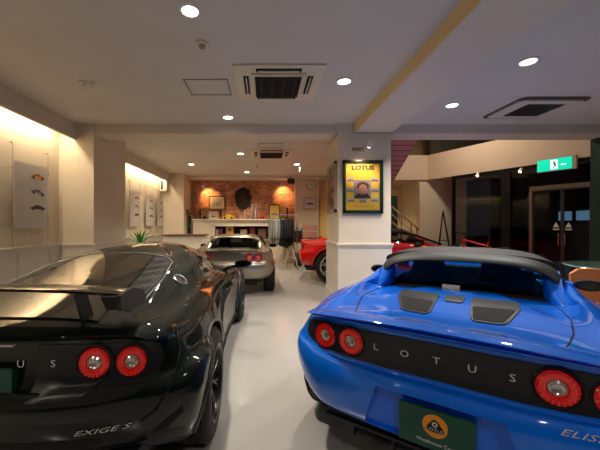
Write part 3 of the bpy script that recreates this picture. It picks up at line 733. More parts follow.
# storefront frames (structure)
frame=mat('black_frame',(.012,.012,.013),.4,.5)
t5,t6,t7,t8,t9=tofk(505),tofk(530),tofk(561),tofk(592),tofk(452)
b=MB()
for t in (t9,t9+3.0*0+ (t5-t9)*.0): wallbox(b,t-.03,t+.03,.03,.12,0,2.7)
wallbox(b,t5-.10,t5+.10,.02,.13,0,2.7); wallbox(b,t8+.05,t8+.11,.02,.12,0,2.7)
wallbox(b,t9,LT,.03,.12,2.62,2.70); wallbox(b,t9,LT,.03,.12,0,.08)
for k in range(1,5): wallbox(b,t8+1.4*k,t8+1.4*k+.07,.03,.12,0,2.7)
struct('window_frame_1',b,frame)
b=MB(); wallbox(b,t9,t5-.1,.07,.08,.08,2.62); struct('window_1',b,glass)
b=MB(); wallbox(b,t5+.1,t6-.03,.07,.08,.08,2.62); struct('window_2',b,glass)
b=MB(); wallbox(b,t6,t8,.07,.08,2.16,2.62); struct('window_3',b,glass)
b=MB(); wallbox(b,t8+.1,LT,.07,.08,.08,2.62); struct('window_4',b,glass)
for i,(ta,tb) in enumerate(((t6+.03,t7-.005),(t7+.005,t8-.03))):
    b=MB(); wallbox(b,ta,tb,.06,.075,.05,2.10); dr=struct('door_%d'%(i+1),b,glass)
    b=MB(); s=.022
    wallbox(b,ta,ta+s,.05,.085,.05,2.10); wallbox(b,tb-s,tb,.05,.085,.05,2.10); wallbox(b,ta,tb,.05,.085,2.07,2.10); wallbox(b,ta,tb,.05,.085,.0,.08)
    b.build('door_frame',darkm,dr)
    b=MB(); tc=(tb-.10) if i==0 else ta+.10
    def q(t,z): p=A+D*t+Nn*.055; return (p.x,p.y,z)
    b.add([q(tc-.055,1.25),q(tc+.055,1.25),q(tc,1.36)],[(0,1,2)]); b.add([q(tc-.055,1.19),q(tc+.055,1.19),q(tc+.055,1.22),q(tc-.055,1.22)],[(0,1,2,3)])
    b.build('push_sticker',wtext,dr,recalc=False)
    b=MB(); p=A+D*((tb-.05) if i==0 else ta+.05)+Nn*.03; b.tube([(p.x,p.y,.85),(p.x,p.y,1.12)],.012); b.build('door_handle',chrome,dr,smooth=True)
b=MB(); wallbox(b,t6-.03,t6+.03,.02,.12,0,2.2); wallbox(b,t8-.03,t8+.03,.02,.12,0,2.2); wallbox(b,t6-.03,t8+.03,.02,.12,2.10,2.19)
struct('trim_7',b,mat('bronze_frame',(.22,.19,.16),.35,.9))
# dark green column at right
b=bx((5.72,5.02,0),(6.4,5.45,HB)); struct('wall_green_column',b,greenc)
# night street outside, with a lit building window across the road
b=bx((5.5,-4,-.12),(30,40,-.02)); struct('floor_street',b,mat('asphalt',(.02,.02,.022),.8))
lit=mat('lit_blue_window',(.1,.2,.3),.4,emit=(.25,.55,.9),es=.22)
t=empty('shop_building',(24,21.6,0),label='dark building across the street with a lit blue window strip',cat='building')
b=MB(); b.box((-4,-6,0),(4,6,7)); b.build('facade',mat('dark_facade',(.02,.02,.025),.8),t)
b=MB()
for k in range(4): b.box((-4.03,-5+1.2*k,1.6),(-3.98,-4.1+1.2*k,2.2))
b.build('window',lit,t)
# ------------------------------------------------------------------ ceiling fixtures
lampm=mat('lamp_white',(1,1,1),.5,emit=(1,.93,.82),es=14)
ringm=mat('lamp_ring',(.8,.78,.74),.35)
def area(name,loc,rot,size,power,col,shape='DISK',sy=None,spread=None):
    l=bpy.data.lights.new(name,'AREA'); l.shape=shape; l.size=size
    if sy: l.size_y=sy
    l.energy=power; l.color=col
    if spread: l.spread=spread
    o=bpy.data.objects.new(name,l); o.location=loc; o.rotation_euler=rot; COL.objects.link(o); return o
def downlight(x,y,label,z=HC,pw=34,group=None,r=.07,col=(1,.86,.68)):
    t=empty('ceiling_downlight',(x,y,z),label=label,cat='ceiling light',group=group)
    b=MB(); b.lathe([(r,0),(r+.022,0),(r+.022,-.008),(r,-.012)],28,closed=True); b.build('trim_ring',ringm,t,smooth=True)
    b=MB(); b.lathe([(r,-.003),(r*.8,-.006),(0,-.007)],24); b.build('lamp_diffuser',lampm,t,smooth=True)
    if pw: area('downlight_lamp',(x,y,z-.02),(0,0,0),.12,pw*.62,col,spread=math.radians(120))
    return t
G='round recessed ceiling downlights'
W1=(1,.90,.76); W2=(1,.95,.88); W3=(1,.84,.62)
downlight(-.576,2.38,'round downlight nearest the camera, above the gap between black and blue cars',pw=42,group=G,r=.062,col=W1)
downlight(.905,3.55,'round downlight beside the big ceiling air conditioner, left of the yellowish beam',pw=42,group=G,col=W1)
downlight(2.65,3.12,'round downlight right of the beam, the larger-looking one nearer the top edge',pw=46,group=G,col=W2)
downlight(2.57,4.26,'round downlight right of the beam next to the rounded vent panel',pw=46,group=G,col=W2)
downlight(-.566,4.74,'round downlight just in front of the long cross beam',pw=24,group=G,col=W1)
downlight(-.565,7.15,'back room downlight left of the small air conditioner',pw=36,group=G,col=W3)
downlight(-2.0,8.4,'back room downlight leftmost, near the lit poster wall',pw=36,group=G,col=W3)
downlight(-.56,9.65,'back room downlight farthest away, nearest the brick wall',pw=34,group=G,col=W3)
downlight(.86,8.4,'back room downlight on the right, above the clothes rack side',pw=36,group=G,col=W3)
# downlights added out of view to keep the cars' tails lit
downlight(-2.2,-.8,'added round fill downlight on the left behind the viewpoint',pw=30,group=G,col=W1)
downlight(.6,-1.2,'added round fill downlight behind the viewpoint above the aisle',pw=30,group=G,col=W2)
downlight(3.4,.4,'added unseen round fill downlight right of the blue car',pw=40,group=G,col=W2)
# eyeball twin lamp (off)
t=empty('eyeball_fixture',(-2.04,3.58,HC),label='small unlit twin eyeball lamp in the ceiling on the far left',cat='ceiling light')
b=MB(); b.box((-.09,-.045,-.01),(.09,.045,0),bev=.004); b.build('plate',cream,t)
for s in (-1,1):
    b=MB(); b.lathe([(.03,-.01),(.034,-.03),(.02,-.034),(.015,-.02)],16,Matrix.Translation((s*.045,0,0)),closed=True); b.build('lamp_cup',chrome,t,smooth=True)
def smoke(x,y,label):
    t=empty('smoke_detector',(x,y,HC),label=label,cat='smoke detector')
    b=MB(); b.lathe([(.055,0),(.055,-.015),(.045,-.025)],24); b.build('base',cream,t,smooth=True)
    b=MB(); b.lathe([(.034,-.025),(.034,-.034),(.02,-.05),(.0,-.052)],20); b.build('sensor',mat('sensor_grey',(.3,.27,.22),.5),t,smooth=True)
smoke(-.57,2.81,'small round smoke detector on the ceiling behind the nearest downlight')
smoke(-.22,8.6,'small round smoke detector in the back room ceiling')
def hatch(x0,x1,y0,y1,label):
    t=empty('ceiling_hatch',((x0+x1)/2,(y0+y1)/2,HC),label=label,cat='access hatch'); w=(x1-x0)/2; h=(y1-y0)/2
    b=MB()
    for a,c in (((-w,-h),(w,-h+.015)),((-w,h-.015),(w,h)),((-w,-h),(-w+.015,h)),((w-.015,-h),(w,h))): b.box((a[0],a[1],-.008),(c[0],c[1],0))
    b.build('hatch_frame',mat('hatch_metal',(.28,.25,.21),.4,.5),t)
    b=MB(); b.box((-w+.02,-h+.02,-.004),(w-.02,h-.02,0)); b.build('hatch_panel',ceilm,t)
hatch(-.93,-.42,3.5,3.93,'square ceiling access hatch left of the big air conditioner')
hatch(-.14,.36,6.25,6.58,'square ceiling access hatch in the back room beside the cassette')
def cassette(x0,x1,y0,y1,label):
    cx,cy=(x0+x1)/2,(y0+y1)/2; w=(x1-x0)/2; h=(y1-y0)/2
    t=empty('air_conditioner',(cx,cy,HC),label=label,cat='air conditioner')
    b=MB(); b.box((-w,-h,-.02),(w,h,0),bev=.006); b.box((-.30,-.29,-.045),(.30,.29,-.01),bev=.008); b.build('cover_panel',cream,t,smooth=True)
    b=MB(); b.box((-.255,-.255,-.055),(.255,.255,-.044),mi=0)
    for k in range(16): y=-.245+.0325*k; b.box((-.25,y,-.060),(.25,y+.006,-.054),mi=1)
    for k in range(4): x=-.19+.127*k; b.box((x-.004,-.25,-.0605),(x+.004,.25,-.054),mi=1)
    b.build('intake_grille',[matt,black],t)
    for s in (-1,1):
        b=MB(); b.box((s*.355-.03,-.22,-.03),(s*.355+.03,.22,-.019),mi=0); b.box((s*.355-.005,-.21,-.042),(s*.355+.008,.21,-.03),mi=1); b.build('air_slot',[matt,cream],t)
        b=MB(); b.box((-.24,s*.355-.03,-.03),(.24,s*.355+.03,-.019),mi=0); b.box((-.22,s*.355-.005,-.042),(.22,s*.355+.008,-.03),mi=1); b.build('air_slot',[matt,cream],t)
cassette(-.34,.63,3.17,4.06,'large square ceiling air conditioner with black grille, nearest')
cassette(-.34,.63,6.75,7.55,'ceiling air conditioner in the back room, seen small')
t=empty('vent_panel',(3.78,4.38,HC),label='rounded ceiling vent panel with dark edge slots on the right',cat='air conditioner')
def rr_(w,h,r,n=6):
    P=[]
    for (cx,cy,a0) in ((w-r,h-r,0),(-w+r,h-r,90),(-w+r,-h+r,180),(w-r,-h+r,270)):
        for k in range(n+1):
            a=math.radians(a0+90*k/n); P.append((cx+r*math.cos(a),cy+r*math.sin(a)))
    return P
b=MB(); b.prism(rr_(.46,.40,.09),-.012,0); b.build('dark_rim',mat('slot_brown',(.10,.07,.05),.5),t)
b=MB(); b.prism(rr_(.43,.33,.07),-.03,-.01); b.build('cover_panel',ceilm,t)
b=MB(); b.prism(rr_(.25,.22,.02),-.038,-.03); b.build('intake_grille',mat('vent_grey',(.42,.40,.38),.5),t)

# cove lights behind the valances : fluorescent tubes
cove=mat('tube_glow',(1,1,1),.5,emit=(1,.86,.62),es=16)
for (y0,y1,lab) in ((.6,2.0,'glowing tube lamp behind the left valance, nearest'),(2.2,3.4,'glowing tube lamp behind the left valance, middle'),(3.6,4.9,'glowing tube lamp behind the left valance, before the pillar'),(6.35,7.5,'tube lamp behind the back valance, next to the pillar'),(7.6,8.7,'tube lamp behind the back valance, middle one'),(8.8,9.8,'tube lamp behind the back valance, by the white speaker box')):
    t=empty('cove_tube_lamp',(-3.25,y0,2.86),label=lab,cat='ceiling light',group='tube lamps behind the valances')
    b=MB(); b.tube([(0,.02,0),(0,y1-y0-.02,0)],.014,10); b.build('glowing_tube',cove,t,smooth=True)
    b=MB(); b.box((-.04,0,.02),(.04,y1-y0,.06)); b.build('batten',white,t)
    area('cove_lamp',(-3.22,(y0+y1)/2,2.84),(0,math.radians(-14),0),.05,9*(y1-y0),(1,.82,.55),'RECTANGLE',y1-y0)

# ------------------------------------------------------------------ spot heads
def aim(o,d): o.rotation_euler=Vector(d).to_track_quat('-Z','Y').to_euler()
spotglow=mat('spot_glow',(1,1,1),.5,emit=(1,.92,.8),es=30)
def spot(loc,dirn,label,pw,col=(1,.8,.55),ang=70,wall=None,nm='spotlight'):
    t=empty(nm,loc,label=label,cat='spotlight')
    q=Vector(dirn).to_track_quat('-Z','Y').to_matrix().to_4x4()
    b=MB(); b.lathe([(.018,.10),(.03,.09),(.034,0),(.030,-.004)],18,q); b.build('lamp_head',white,t,smooth=True)
    b=MB(); b.lathe([(.028,-.005),(0,-.012)],18,q); b.build('bulb',spotglow,t,smooth=True)
    b=MB(); w=Vector(wall) if wall else Vector((0,0,.12)); b.tube([Vector((0,0,0)),w],.008,6); b.build('bracket',chrome,t,smooth=True)
    if pw:
        l=bpy.data.lights.new('spot_lamp','SPOT'); l.energy=pw; l.color=col; l.spot_size=math.radians(ang); l.spot_blend=.8; l.shadow_soft_size=.03
        o=bpy.data.objects.new('spot_lamp',l); o.location=Vector(loc)+Vector(dirn).normalized()*.03; aim(o,dirn); COL.objects.link(o)
    return t
p=at(203.5,187.5,10.55); spot(p,(.12,.35,-.3),'small spotlight on the left of the brick wall',38,(1,.55,.2),100,wall=(0,.0,.36))
p=at(282,186,10.55); spot(p,(.06,.35,-.25),'small spotlight on the right of the brick wall',38,(1,.55,.2),100,wall=(0,.0,.32))
p=at(369,147,4.72); spot(p,(-.06,.22,-.42),'white spotlight above the yellow framed poster',26,(1,.72,.5),100,wall=(-.12,.30,-.03))
p=at(313,156,9.0); spot(p,(.1,.6,-.5),'white spotlight on the wire left of the pillar in the back room',30,(1,.85,.6),80,wall=(0,0,.66-.0))
pA=A+D*(tofk(480))-Nn*.12; spot((pA.x,pA.y,2.60),(-.3,-.2,-.9),'glowing spotlight on the balcony edge, left of the exit sign',22,(1,.95,.88),90,wall=(Nn.x*.12,Nn.y*.12,.04))
pA=A+D*(tofk(523))-Nn*.14; spot((pA.x,pA.y,2.56),(-.5,-.2,-.7),'white spotlight on the balcony edge nearest the exit sign',22,(1,.95,.88),90,wall=(Nn.x*.14,Nn.y*.14,.10))
b=MB(); q1=A+D*(tofk(455))-Nn*.06; q2=A+D*(tofk(505))-Nn*.06; b.tube([(q1.x,q1.y,2.68),(q2.x,q2.y,2.68)],.012,6); tag(b.build('light_track',darkm),'thin light track rail under the balcony edge','track rail')
b=MB(); b.box(tuple(at(352,151,5.04)),tuple(at(364,148,5.05)+Vector((0,-.03,0)))); tag(b.build('transformer_box',mat('brass',(.30,.22,.12),.4,.6)),'small brass lighting box on the pillar beside the spotlight','light fitting')
b=MB(); P0=at(325.5,157,5.7); P1=at(300,156,9.2); b.tube([(1.19,5.75,2.55),(.9,8,2.66),(P1.x,P1.y,P1.z)],.004,5); tag(b.build('light_wire',chrome),'thin cable running from the pillar to the back room spotlight','cable')

# exit sign
p=A+D*((tofk(540)+tofk(575))/2)-Nn*.10
t=empty('exit_sign',(p.x,p.y,2.62),label='green illuminated emergency exit sign with running figure',cat='sign')
ex0=Matrix(((1,0,0,0),(0,0,-1,0),(0,1,0,0),(0,0,0,1)))
t.rotation_euler=(0,0,math.atan2(-.9,.44))
b=MB(); b.box((-.31,-.01,-.14),(.36,.07,.14),bev=.005); b.build('housing',mat('sign_housing',(.45,.40,.33),.5),t)
b=MB(); b.box((-.30,-.016,-.125),(.29,-.010,.125)); b.build('sign_face',mat('sign_green',(.0,.45,.30),.4,emit=(.0,.75,.45),es=.9),t)
b=MB(); b.box((-.065,-.019,-.10),(.06,-.016,.10),mi=0)
def T2(x,z): return (x,-.021,z)
b.add([T2(x,z) for x,z in ((-.012,.07),(.012,.07),(.022,.05),(.012,.035),(-.012,.035),(-.022,.05))],[(0,1,2,3,4,5)],1)
b.add([T2(x,z) for x,z in ((-.02,.03),(.02,.03),(.03,-.02),(-.005,-.02))],[(0,1,2,3)],1)
b.add([T2(x,z) for x,z in ((-.005,-.02),(.015,-.02),(-.01,-.085),(-.03,-.085))],[(0,1,2,3)],1)
b.add([T2(x,z) for x,z in ((.012,-.02),(.03,-.02),(.05,-.07),(.035,-.075))],[(0,1,2,3)],1)
b.add([T2(x,z) for x,z in ((.02,.03),(.045,.0),(.035,-.006),(.012,.015))],[(0,1,2,3)],1)
b.add([T2(x,z) for x,z in ((.10,-.02),(.15,.0),(.15,-.01),(.20,-.01),(.20,-.03),(.15,-.03),(.15,-.04))],[(0,1,2,3,4,5,6)],2)
b.build('running_figure_pictogram',[mat('sign_white',(.8,.8,.8),.5,emit=(.8,1,.95),es=1.2),mat('sign_dark',(.0,.2,.13),.5),MATS['sign_white']],t,recalc=False)

# ------------------------------------------------------------------ posters on the left wall
carc=[(0,0),(.02,.045),(.10,.06),(.17,.10),(.30,.105),(.42,.065),(.50,.05),(.52,.0)]
def car_print(mb, M, w, mi_b, mi_g, rot=0):
    s=w/.52; R=M@Matrix.Rotation(rot,4,'Z')
    mb.add([R@Vector((x*s-w/2,y*s,.0015)) for x,y in carc],[tuple(range(len(carc)))],mi_b)
    mb.add([R@Vector((x*s-w/2,y*s,.002)) for x,y in ((.16,.06),(.19,.09),(.29,.092),(.36,.065))],[(0,1,2,3)],mi_g)
    for cx in (.11,.41):
        mb.add([R@Vector(((cx+.045*math.cos(a))*s-w/2,(.045*math.sin(a)+.005)*s,.0025)) for a in [2*PI*k/12 for k in range(12)]],[tuple(range(12))],mi_g)
inkd=mat('ink_dark',(.05,.045,.05),.5); inko=mat('ink_orange',(.85,.28,.04),.5); inkg=mat('ink_grey',(.30,.28,.29),.5); inkl=mat('ink_pale',(.60,.56,.54),.5)
def wallposter(y0,y1,z0,z1,label,first):
    t=empty('hanging_poster',(-3.29,(y0+y1)/2,z0),label=label,cat='poster',group='car posters hanging on steel wires')
    w=(y1-y0)/2; h=z1-z0
    b=MB(); b.box((-.006,-w,0),(.006,w,h)); b.build('acrylic_panel',paper,t)
    M=Matrix(((0,0,1,.008),(1,0,0,0),(0,1,0,0),(0,0,0,1)))   # u->y, v->z, w->x ; viewer at +x sees +y to the right? handled by mirroring
    M=M@Matrix.Scale(1,4)
    b=MB()
    cols=[(0,h*.80),(0,h*.55),(0,h*.30)]
    for i,(a,c) in enumerate(cols):
        car_print(b,M@Matrix.Translation((w*.35,c,0)),w*.95,[1,2,0][i] if first else [1 if label.find('second')>=0 or label.find('orange')>=0 else 2,2,0][i],0,rot=(-.15 if i==1 else 0))
    # pale lettering running up the left side
    vs,fs=text_mesh('LOTUS',.16); R=M@Matrix.Translation((-w*.62,h*.42,.001))@Matrix.Rotation(PI/2,4,'Z')
    b.add([R@v for v in vs],fs,3)
    b.build('print',[inkd,inko,inkg,inkl],t,recalc=False)
    for s in (-1,1):
        b=MB(); b.tube([(.0,s*(w+.02),-.28),(.0,s*(w+.02),h+.22)],.004,6); b.build('hanging_wire',chrome,t,smooth=True)
        for z in (-.28,h+.22,.12,h-.1):
            b=MB(); b.lathe([(.012,0),(.012,.02)],10,Matrix.Translation((-.02 if z in(-.28,h+.22) else 0,s*(w+.02),z))); 
            if z in (-.28,h+.22): b.tube([(-.068,s*(w+.02),z+.01),(0,s*(w+.02),z+.01)],.006,6)
            b.build('wire_clamp',chrome,t,smooth=True)
wallposter(4.06,4.68,1.26,2.15,'large car poster hanging on the left wall before the pillar, orange car on top',True)
wallposter(7.55,8.13,1.28,2.15,'narrow-looking car poster right behind the left pillar, all cars dark',False)
wallposter(8.57,9.15,1.28,2.15,'second car poster behind the pillar, small orange car at its top',False)
wallposter(9.48,9.95,1.28,2.15,'farthest car poster on the left wall, under the white speaker box',False)
t=empty('wall_speaker',(-3.2,9.9,2.38),label='white box speaker with dark grille at the end of the poster wall',cat='speaker')
b=MB(); b.box((-.13,-.12,0),(.10,.08,.36),bev=.01); b.build('cabinet',cream,t,smooth=True)
b=MB(); b.box((-.08,-.127,.05),(-.02,-.118,.31)); b.build('grille',black,t)

# yellow poster on the centre pillar
t=empty('framed_poster',(1.585,5.03,1.49),label='yellow LOTUS poster in a black frame on the white pillar',cat='poster')
b=MB(); W,Hh=.655,.86
for a,c in (((-W/2,0),(W/2,.05)),((-W/2,Hh-.05),(W/2,Hh)),((-W/2,0),(-W/2+.05,Hh)),((W/2-.05,0),(W/2,Hh))): b.box((a[0],-.025,a[1]),(c[0],.015,c[1]),bev=.006)
b.build('frame',mat('frame_dark_green',(.008,.022,.018),.3),t,smooth=True)
b=MB(); b.box((-W/2+.04,-.006,.04),(W/2-.04,.012,Hh-.04)); b.build('poster_sheet',noise_mix(mat('poster_yellow',rough=.35),2.2,(.95,.56,.06),(1.0,.64,.10)),t)
b=MB(); M0=Matrix(((1,0,0,0),(0,0,-1,-.007),(0,1,0,0),(0,0,0,1)))
put_text(b,'LOTUS',.095,M0@Matrix.Translation((0,.735,0)),mi=0,thick=.0015,sx=1.25,bold=.006)
def disc(cx,cy,rx,ry,mi,z=.001,n=20): b.add([M0@Vector((cx+rx*math.cos(2*PI*k/n),cy+ry*math.sin(2*PI*k/n),z)) for k in range(n)],[tuple(range(n))],mi)
def rect(x0,y0,x1,y1,mi,z=.001): b.add([M0@Vector(p) for p in ((x0,y0,z),(x1,y0,z),(x1,y1,z),(x0,y1,z))],[(0,1,2,3)],mi)
rect(-.15,.24,.13,.54,2)
disc(0,.40,.085,.12,4,.002); disc(0,.44,.10,.07,1,.0025); disc(0,.385,.07,.085,4,.003); 
b.add([M0@Vector(p) for p in ((-.15,.24,.002),(.13,.24,.002),(.08,.32,.002),(-.09,.32,.002))],[(0,1,2,3)],1)
for (x,y) in ((-.19,.54),(.19,.54),(-.21,.37),(.20,.37),(-.19,.21),(0,.20),(.19,.21)):
    rect(x-.065,y-.028,x+.065,y+.035,3,.0015); car_print(b,M0@Matrix.Translation((x,y-.015,.002)),.12,2,1)
put_text(b,'1948 - 1998',.03,M0@Matrix.Translation((0,.10,0)),mi=0,thick=.001) if False else rect(-.2,.105,.2,.11,5)
b.build('print',[inkd,mat('ink_brown',(.10,.05,.04),.5),mat('ink_mid',(.33,.30,.30),.5),mat('ink_light',(.60,.50,.38),.5),mat('ink_skin',(.62,.27,.16),.5),mat('ink_ochre',(.5,.25,.03),.5)],t,recalc=False)
b=MB(); b.add([(-W/2+.045,-.018,.045),(W/2-.045,-.018,.045),(W/2-.045,-.018,Hh-.045),(-W/2+.045,-.018,Hh-.045)],[(0,1,2,3)]); b.build('glazing',pglass,t)
# picture on pillar side
t=empty('framed_picture',(1.18,5.48,1.52),label='narrow-looking framed picture on the left side of the white pillar',cat='picture')
b=MB(); 
for a,c in (((-.32,0),(.32,.05)),((-.32,.80),(.32,.85)),((-.32,0),(-.27,.85)),((.27,0),(.32,.85))): b.box((-.02,a[0],a[1]),(.02,c[0],c[1]))
b.build('frame',mat('frame_grey_green',(.35,.36,.28),.4),t)
b=MB(); b.box((-.006,-.28,.04),(.012,.28,.82)); b.build('print',noise_mix(mat('mural_print',rough=.4),7,(.03,.015,.015),(.50,.25,.16),.42,.6,detail=5),t)

# ------------------------------------------------------------------ potted plant
t=empty('potted_plant',(-2.72,6.75,0),label='spiky green potted plant standing beside the left wall behind the black car',cat='plant')
b=MB(); b.lathe([(.13,0),(.17,.30),(.18,.32),(.15,.32),(.145,.28),(0,.28)],24); b.build('pot',mat('terracotta',(.35,.15,.08),.7),t,smooth=True)
b=MB(); b.tube([(0,0,.28),(.01,.0,.6),(0,.02,.88)],[.03,.024,.018],8); b.build('stem',mat('stem_brown',(.12,.07,.04),.8),t,smooth=True)
for k in range(30):
    b=MB(); a=k*2.4; el=random.uniform(.15,1.25); L=random.uniform(.30,.52); rows=[]
    for i in range(7):
        u=i/6; r=L*u*math.cos(el)*(1+.1*u); z=.86+.02*(k%4)+L*u*math.sin(el)-.25*L*u*u*(1.3-el); w=.022*math.sin(PI*min(1,.15+u*.85))+.001
        c=Vector((r*math.cos(a),r*math.sin(a),z)); sd=Vector((-math.sin(a),math.cos(a),0))
        rows.append([c-sd*w,c+Vector((0,0,-.006)),c+sd*w])
    b.grid(rows); b.build('leaf',leaf,t,smooth=True)

# ------------------------------------------------------------------ counter
t=empty('reception_counter',(-2.3,9.1,0),label='white reception counter with dark brown top beside the back pillar',cat='counter')
b=MB(); b.box((-.55,-.35,0),(.52,.35,.99),bev=.01); b.box((-.48,-.36,.12),(-.04,-.35,.88)); b.box((.02,-.36,.12),(.46,-.35,.88)); b.build('counter_body',white,t)
b=MB(); b.box((-.60,-.40,.99),(.57,.40,1.03),bev=.008); b.build('counter_top',brownt,t)
# display cabinet with mantel
t=empty('display_cabinet',(-1.0,10.6,0),label='long cream display cabinet under the brick wall with open shelf',cat='cabinet')
x0,x1=-1.41,1.62
b=MB(); b.box((x0,-.25,0),(-.72,.25,1.46)); b.box((-.72,-.25,1.28),(x1-.05,.20,1.46)); b.box((-.72,.20,0),(x1-.05,.25,1.46)); b.box((-.72,-.24,0),(x1-.05,.20,.62)); b.box((x1-.05,-.25,0),(x1,.25,1.46)); b.box((-.72,-.2,.80),(x1-.05,.2,.82))
b.build('carcass',mat('cabinet_cream',(.70,.62,.48),.5),t)
b=MB(); b.box((x0-.005,-.30,1.46),(x1+.04,.27,1.50),bev=.006); b.build('mantel_top',white,t)
b=MB(); b.box((-.72,-.262,.60),(-.67,-.25,1.30)); b.box((-.72,-.262,1.26),(x1,-.25,1.30)); b.build('opening_trim',white,t)
b=MB(); b.box((-.70,.185,.82),(x1-.05,.199,1.28)); b.build('dark_back_panel',mat('dark_brown',(.03,.012,.01),.7),t)
# side shelf at far left
t=empty('side_shelf',(-2.515,10.45,0),label='narrow grey shelf unit left of the mantel under red boxes',cat='shelf')
b=MB(); b.box((-.09,-.12,0),(-.075,.2,1.62)); b.box((.065,-.12,0),(.08,.2,1.62)); b.box((-.075,.18,0),(.065,.2,1.62))
for z in (.5,.9,1.25,1.6): b.box((-.075,-.12,z),(.065,.18,z+.02))
b.build('shelf_unit',mat('grey_green',(.30,.30,.24),.6),t)
b=MB(); b.box(tuple(at(184.5,216,10.35)),tuple(at(191,212.5,10.5))); tag(b.build('storage_box',mat('red_brown_box',(.40,.10,.05),.6)),'flat red brown box lying on top of the side shelf','box')
b=MB(); b.box(tuple(at(185.3,212.3,10.35)),tuple(at(188.6,209.8,10.5))); tag(b.build('storage_box',mat('dark_red_box',(.22,.03,.02),.6)),'small dark red box stacked on the flat box at far left','box')
MT=1.50   # mantel height
YM=10.42
def mx_(px): return (px-CX)*YM/F
def item(nm,px0,px1,ytop,m,label,cat,kind='box',d=.08,z0=MT,y=YM,parts=None,smooth=True):
    x0,x1=(px0-CX)*y/F,(px1-CX)*y/F; zt=CZ-(ytop-CY)*y/F; cx=(x0+x1)/2; w=(x1-x0)/2; h=max(zt-z0,.03)
    if kind=='frame':
        t=empty(nm,(cx,y,z0),label=label,cat=cat)
        b=MB(); e=min(.03,w*.2)
        b.box((-w,-.012,0),(w,.012,e)); b.box((-w,-.012,h-e),(w,.012,h)); b.box((-w,-.012,0),(-w+e,.012,h)); b.box((w-e,-.012,0),(w,.012,h)); b.build('frame',m[0],t)
        b=MB(); b.box((-w+e*.5,-.004,e*.5),(w-e*.5,.008,h-e*.5)); b.build('picture_sheet',m[1],t)
        b=MB(); M=Matrix(((1,0,0,0),(0,0,-1,-.005),(0,1,0,h*.32),(0,0,0,1))); car_print(b,M,w*1.1,0,0); b.build('print',m[2],t,recalc=False)
        b=MB(); b.box((-.01,.008,0),(.01,.09,.01)); b.build('stand',m[0],t)
        return t
    if kind=='lathe':
        b=MB(); b.lathe([(w*r,h*z) for r,z in parts],20); 
        o=b.build(nm,m,None,smooth=True); o.location=(cx,y,z0); return tag(o,label,cat)
    if kind=='car':
        t=empty(nm,(cx,y,z0),label=label,cat=cat); s=2*w/.52; k=h/.10
        b=MB(); b.prism([(x*s-w,zz*k*.9+h*.12) for x,zz in carc],-.05,.05,M=Matrix(((1,0,0,0),(0,0,-1,0),(0,1,0,0),(0,0,0,1)))); b.build('body',m,t,smooth=True)
        for sx in (.11,.41):
            for yy in (-.055,.04):
                b=MB(); b.lathe([(h*.24,0),(h*.24,.015)],14,Matrix.Translation((sx*s-w,yy+.015,h*.24))@Matrix.Rotation(PI/2,4,'X')); b.build('wheel',rubber,t,smooth=True)
        return t
    if kind=='fig':
        t=empty(nm,(cx,y,z0),label=label,cat=cat)
        b=MB(); b.lathe([(w*.5,0),(w*.5,h*.06),(w*.15,h*.1),(w*.35,h*.35),(w*.5,h*.6),(w*.2,h*.75),(0,h*.76)],14); b.build('base',m,t,smooth=True)
        b=MB(); b.lathe([(0,h*.70),(w*.45,h*.78),(w*.5,h*.88),(w*.3,h*.97),(0,h)],14); b.build('head',m,t,smooth=True); return t
    if kind=='book':
        b=MB(); b.box((-w,-d,0),(w,d,h),bev=.004); o=b.build(nm,m); o.location=(cx,y,z0); return tag(o,label,cat)
S=mat
item('trophy_figure',197.8,202.5,209,black,'dark figurine at the left end of the mantel','figurine','fig')
item('gift_box',201.5,207.5,207.5,S('tan_box',(.45,.28,.13),.6),'tan box standing behind the dark items on the mantel','box','book',y=10.60)
item('model_car',202.8,206.3,215.8,black,'small black toy on the mantel in front of the tan box','toy','car')
item('photo_frame',209,217.5,211.5,(cream,S('mount_beige',(.55,.5,.38),.5),inkd),'cream photo frame with a dark car picture on the mantel','picture frame','frame')
item('model_motorbike',218.0,223.5,210.8,black,'black ornament right of the cream photo frame','ornament','fig')
item('model_motorbike',222.6,226,214,S('dark_grey_item',(.06,.07,.06),.4),'small dark ornament behind the yellow toy car','ornament','fig',y=10.55)
item('model_car',222.5,234.3,214.2,S('toy_yellow',(.85,.50,.02),.3),'yellow toy car on the mantel','toy car','car')
item('ornament',235.3,239,213,S('red_brown_item',(.30,.08,.05),.4),'red brown ornament under the oval wreath','ornament','fig')
item('cup',239.5,242,215.5,S('orange_cup',(.65,.28,.12),.4),'small orange cup on the mantel','cup','lathe',parts=[(.7,0),(1,.9),(.8,1),(.6,.2)])
item('glass_vase',243.2,246,210,S('grey_glass',(.35,.36,.34),.2),'slim grey vase beside the silver flasks','vase','lathe',parts=[(.7,0),(1,.3),(.8,.7),(.5,.9),(.6,1)])
item('flask',250.8,253.6,204.5,chrome,'left one of the two tall silver flasks on the mantel','flask','lathe',parts=[(1,0),(1,.78),(.7,.84),(.7,.98),(.6,1)])
item('flask',254.8,257.8,203.8,chrome,'right one of the two tall silver flasks on the mantel','flask','lathe',parts=[(1,0),(1,.78),(.7,.84),(.7,.98),(.6,1)])
item('model_car',259.5,264.5,215.3,S('toy_red',(.75,.02,.015),.3),'small red toy car on the mantel','toy car','car')
item('photo_frame',269,280,204.5,(black,S('yellow_print',(.70,.48,.10),.5),inkd),'black framed yellow picture standing at the right end of the mantel','picture frame','frame',y=10.6)
item('ornament',279.5,284,209,S('grey_item',(.25,.23,.20),.5),'grey ornament right of the yellow picture','ornament','fig')
item('ornament',284.5,290,207.5,black,'black ornament at the right end of the mantel','ornament','fig')
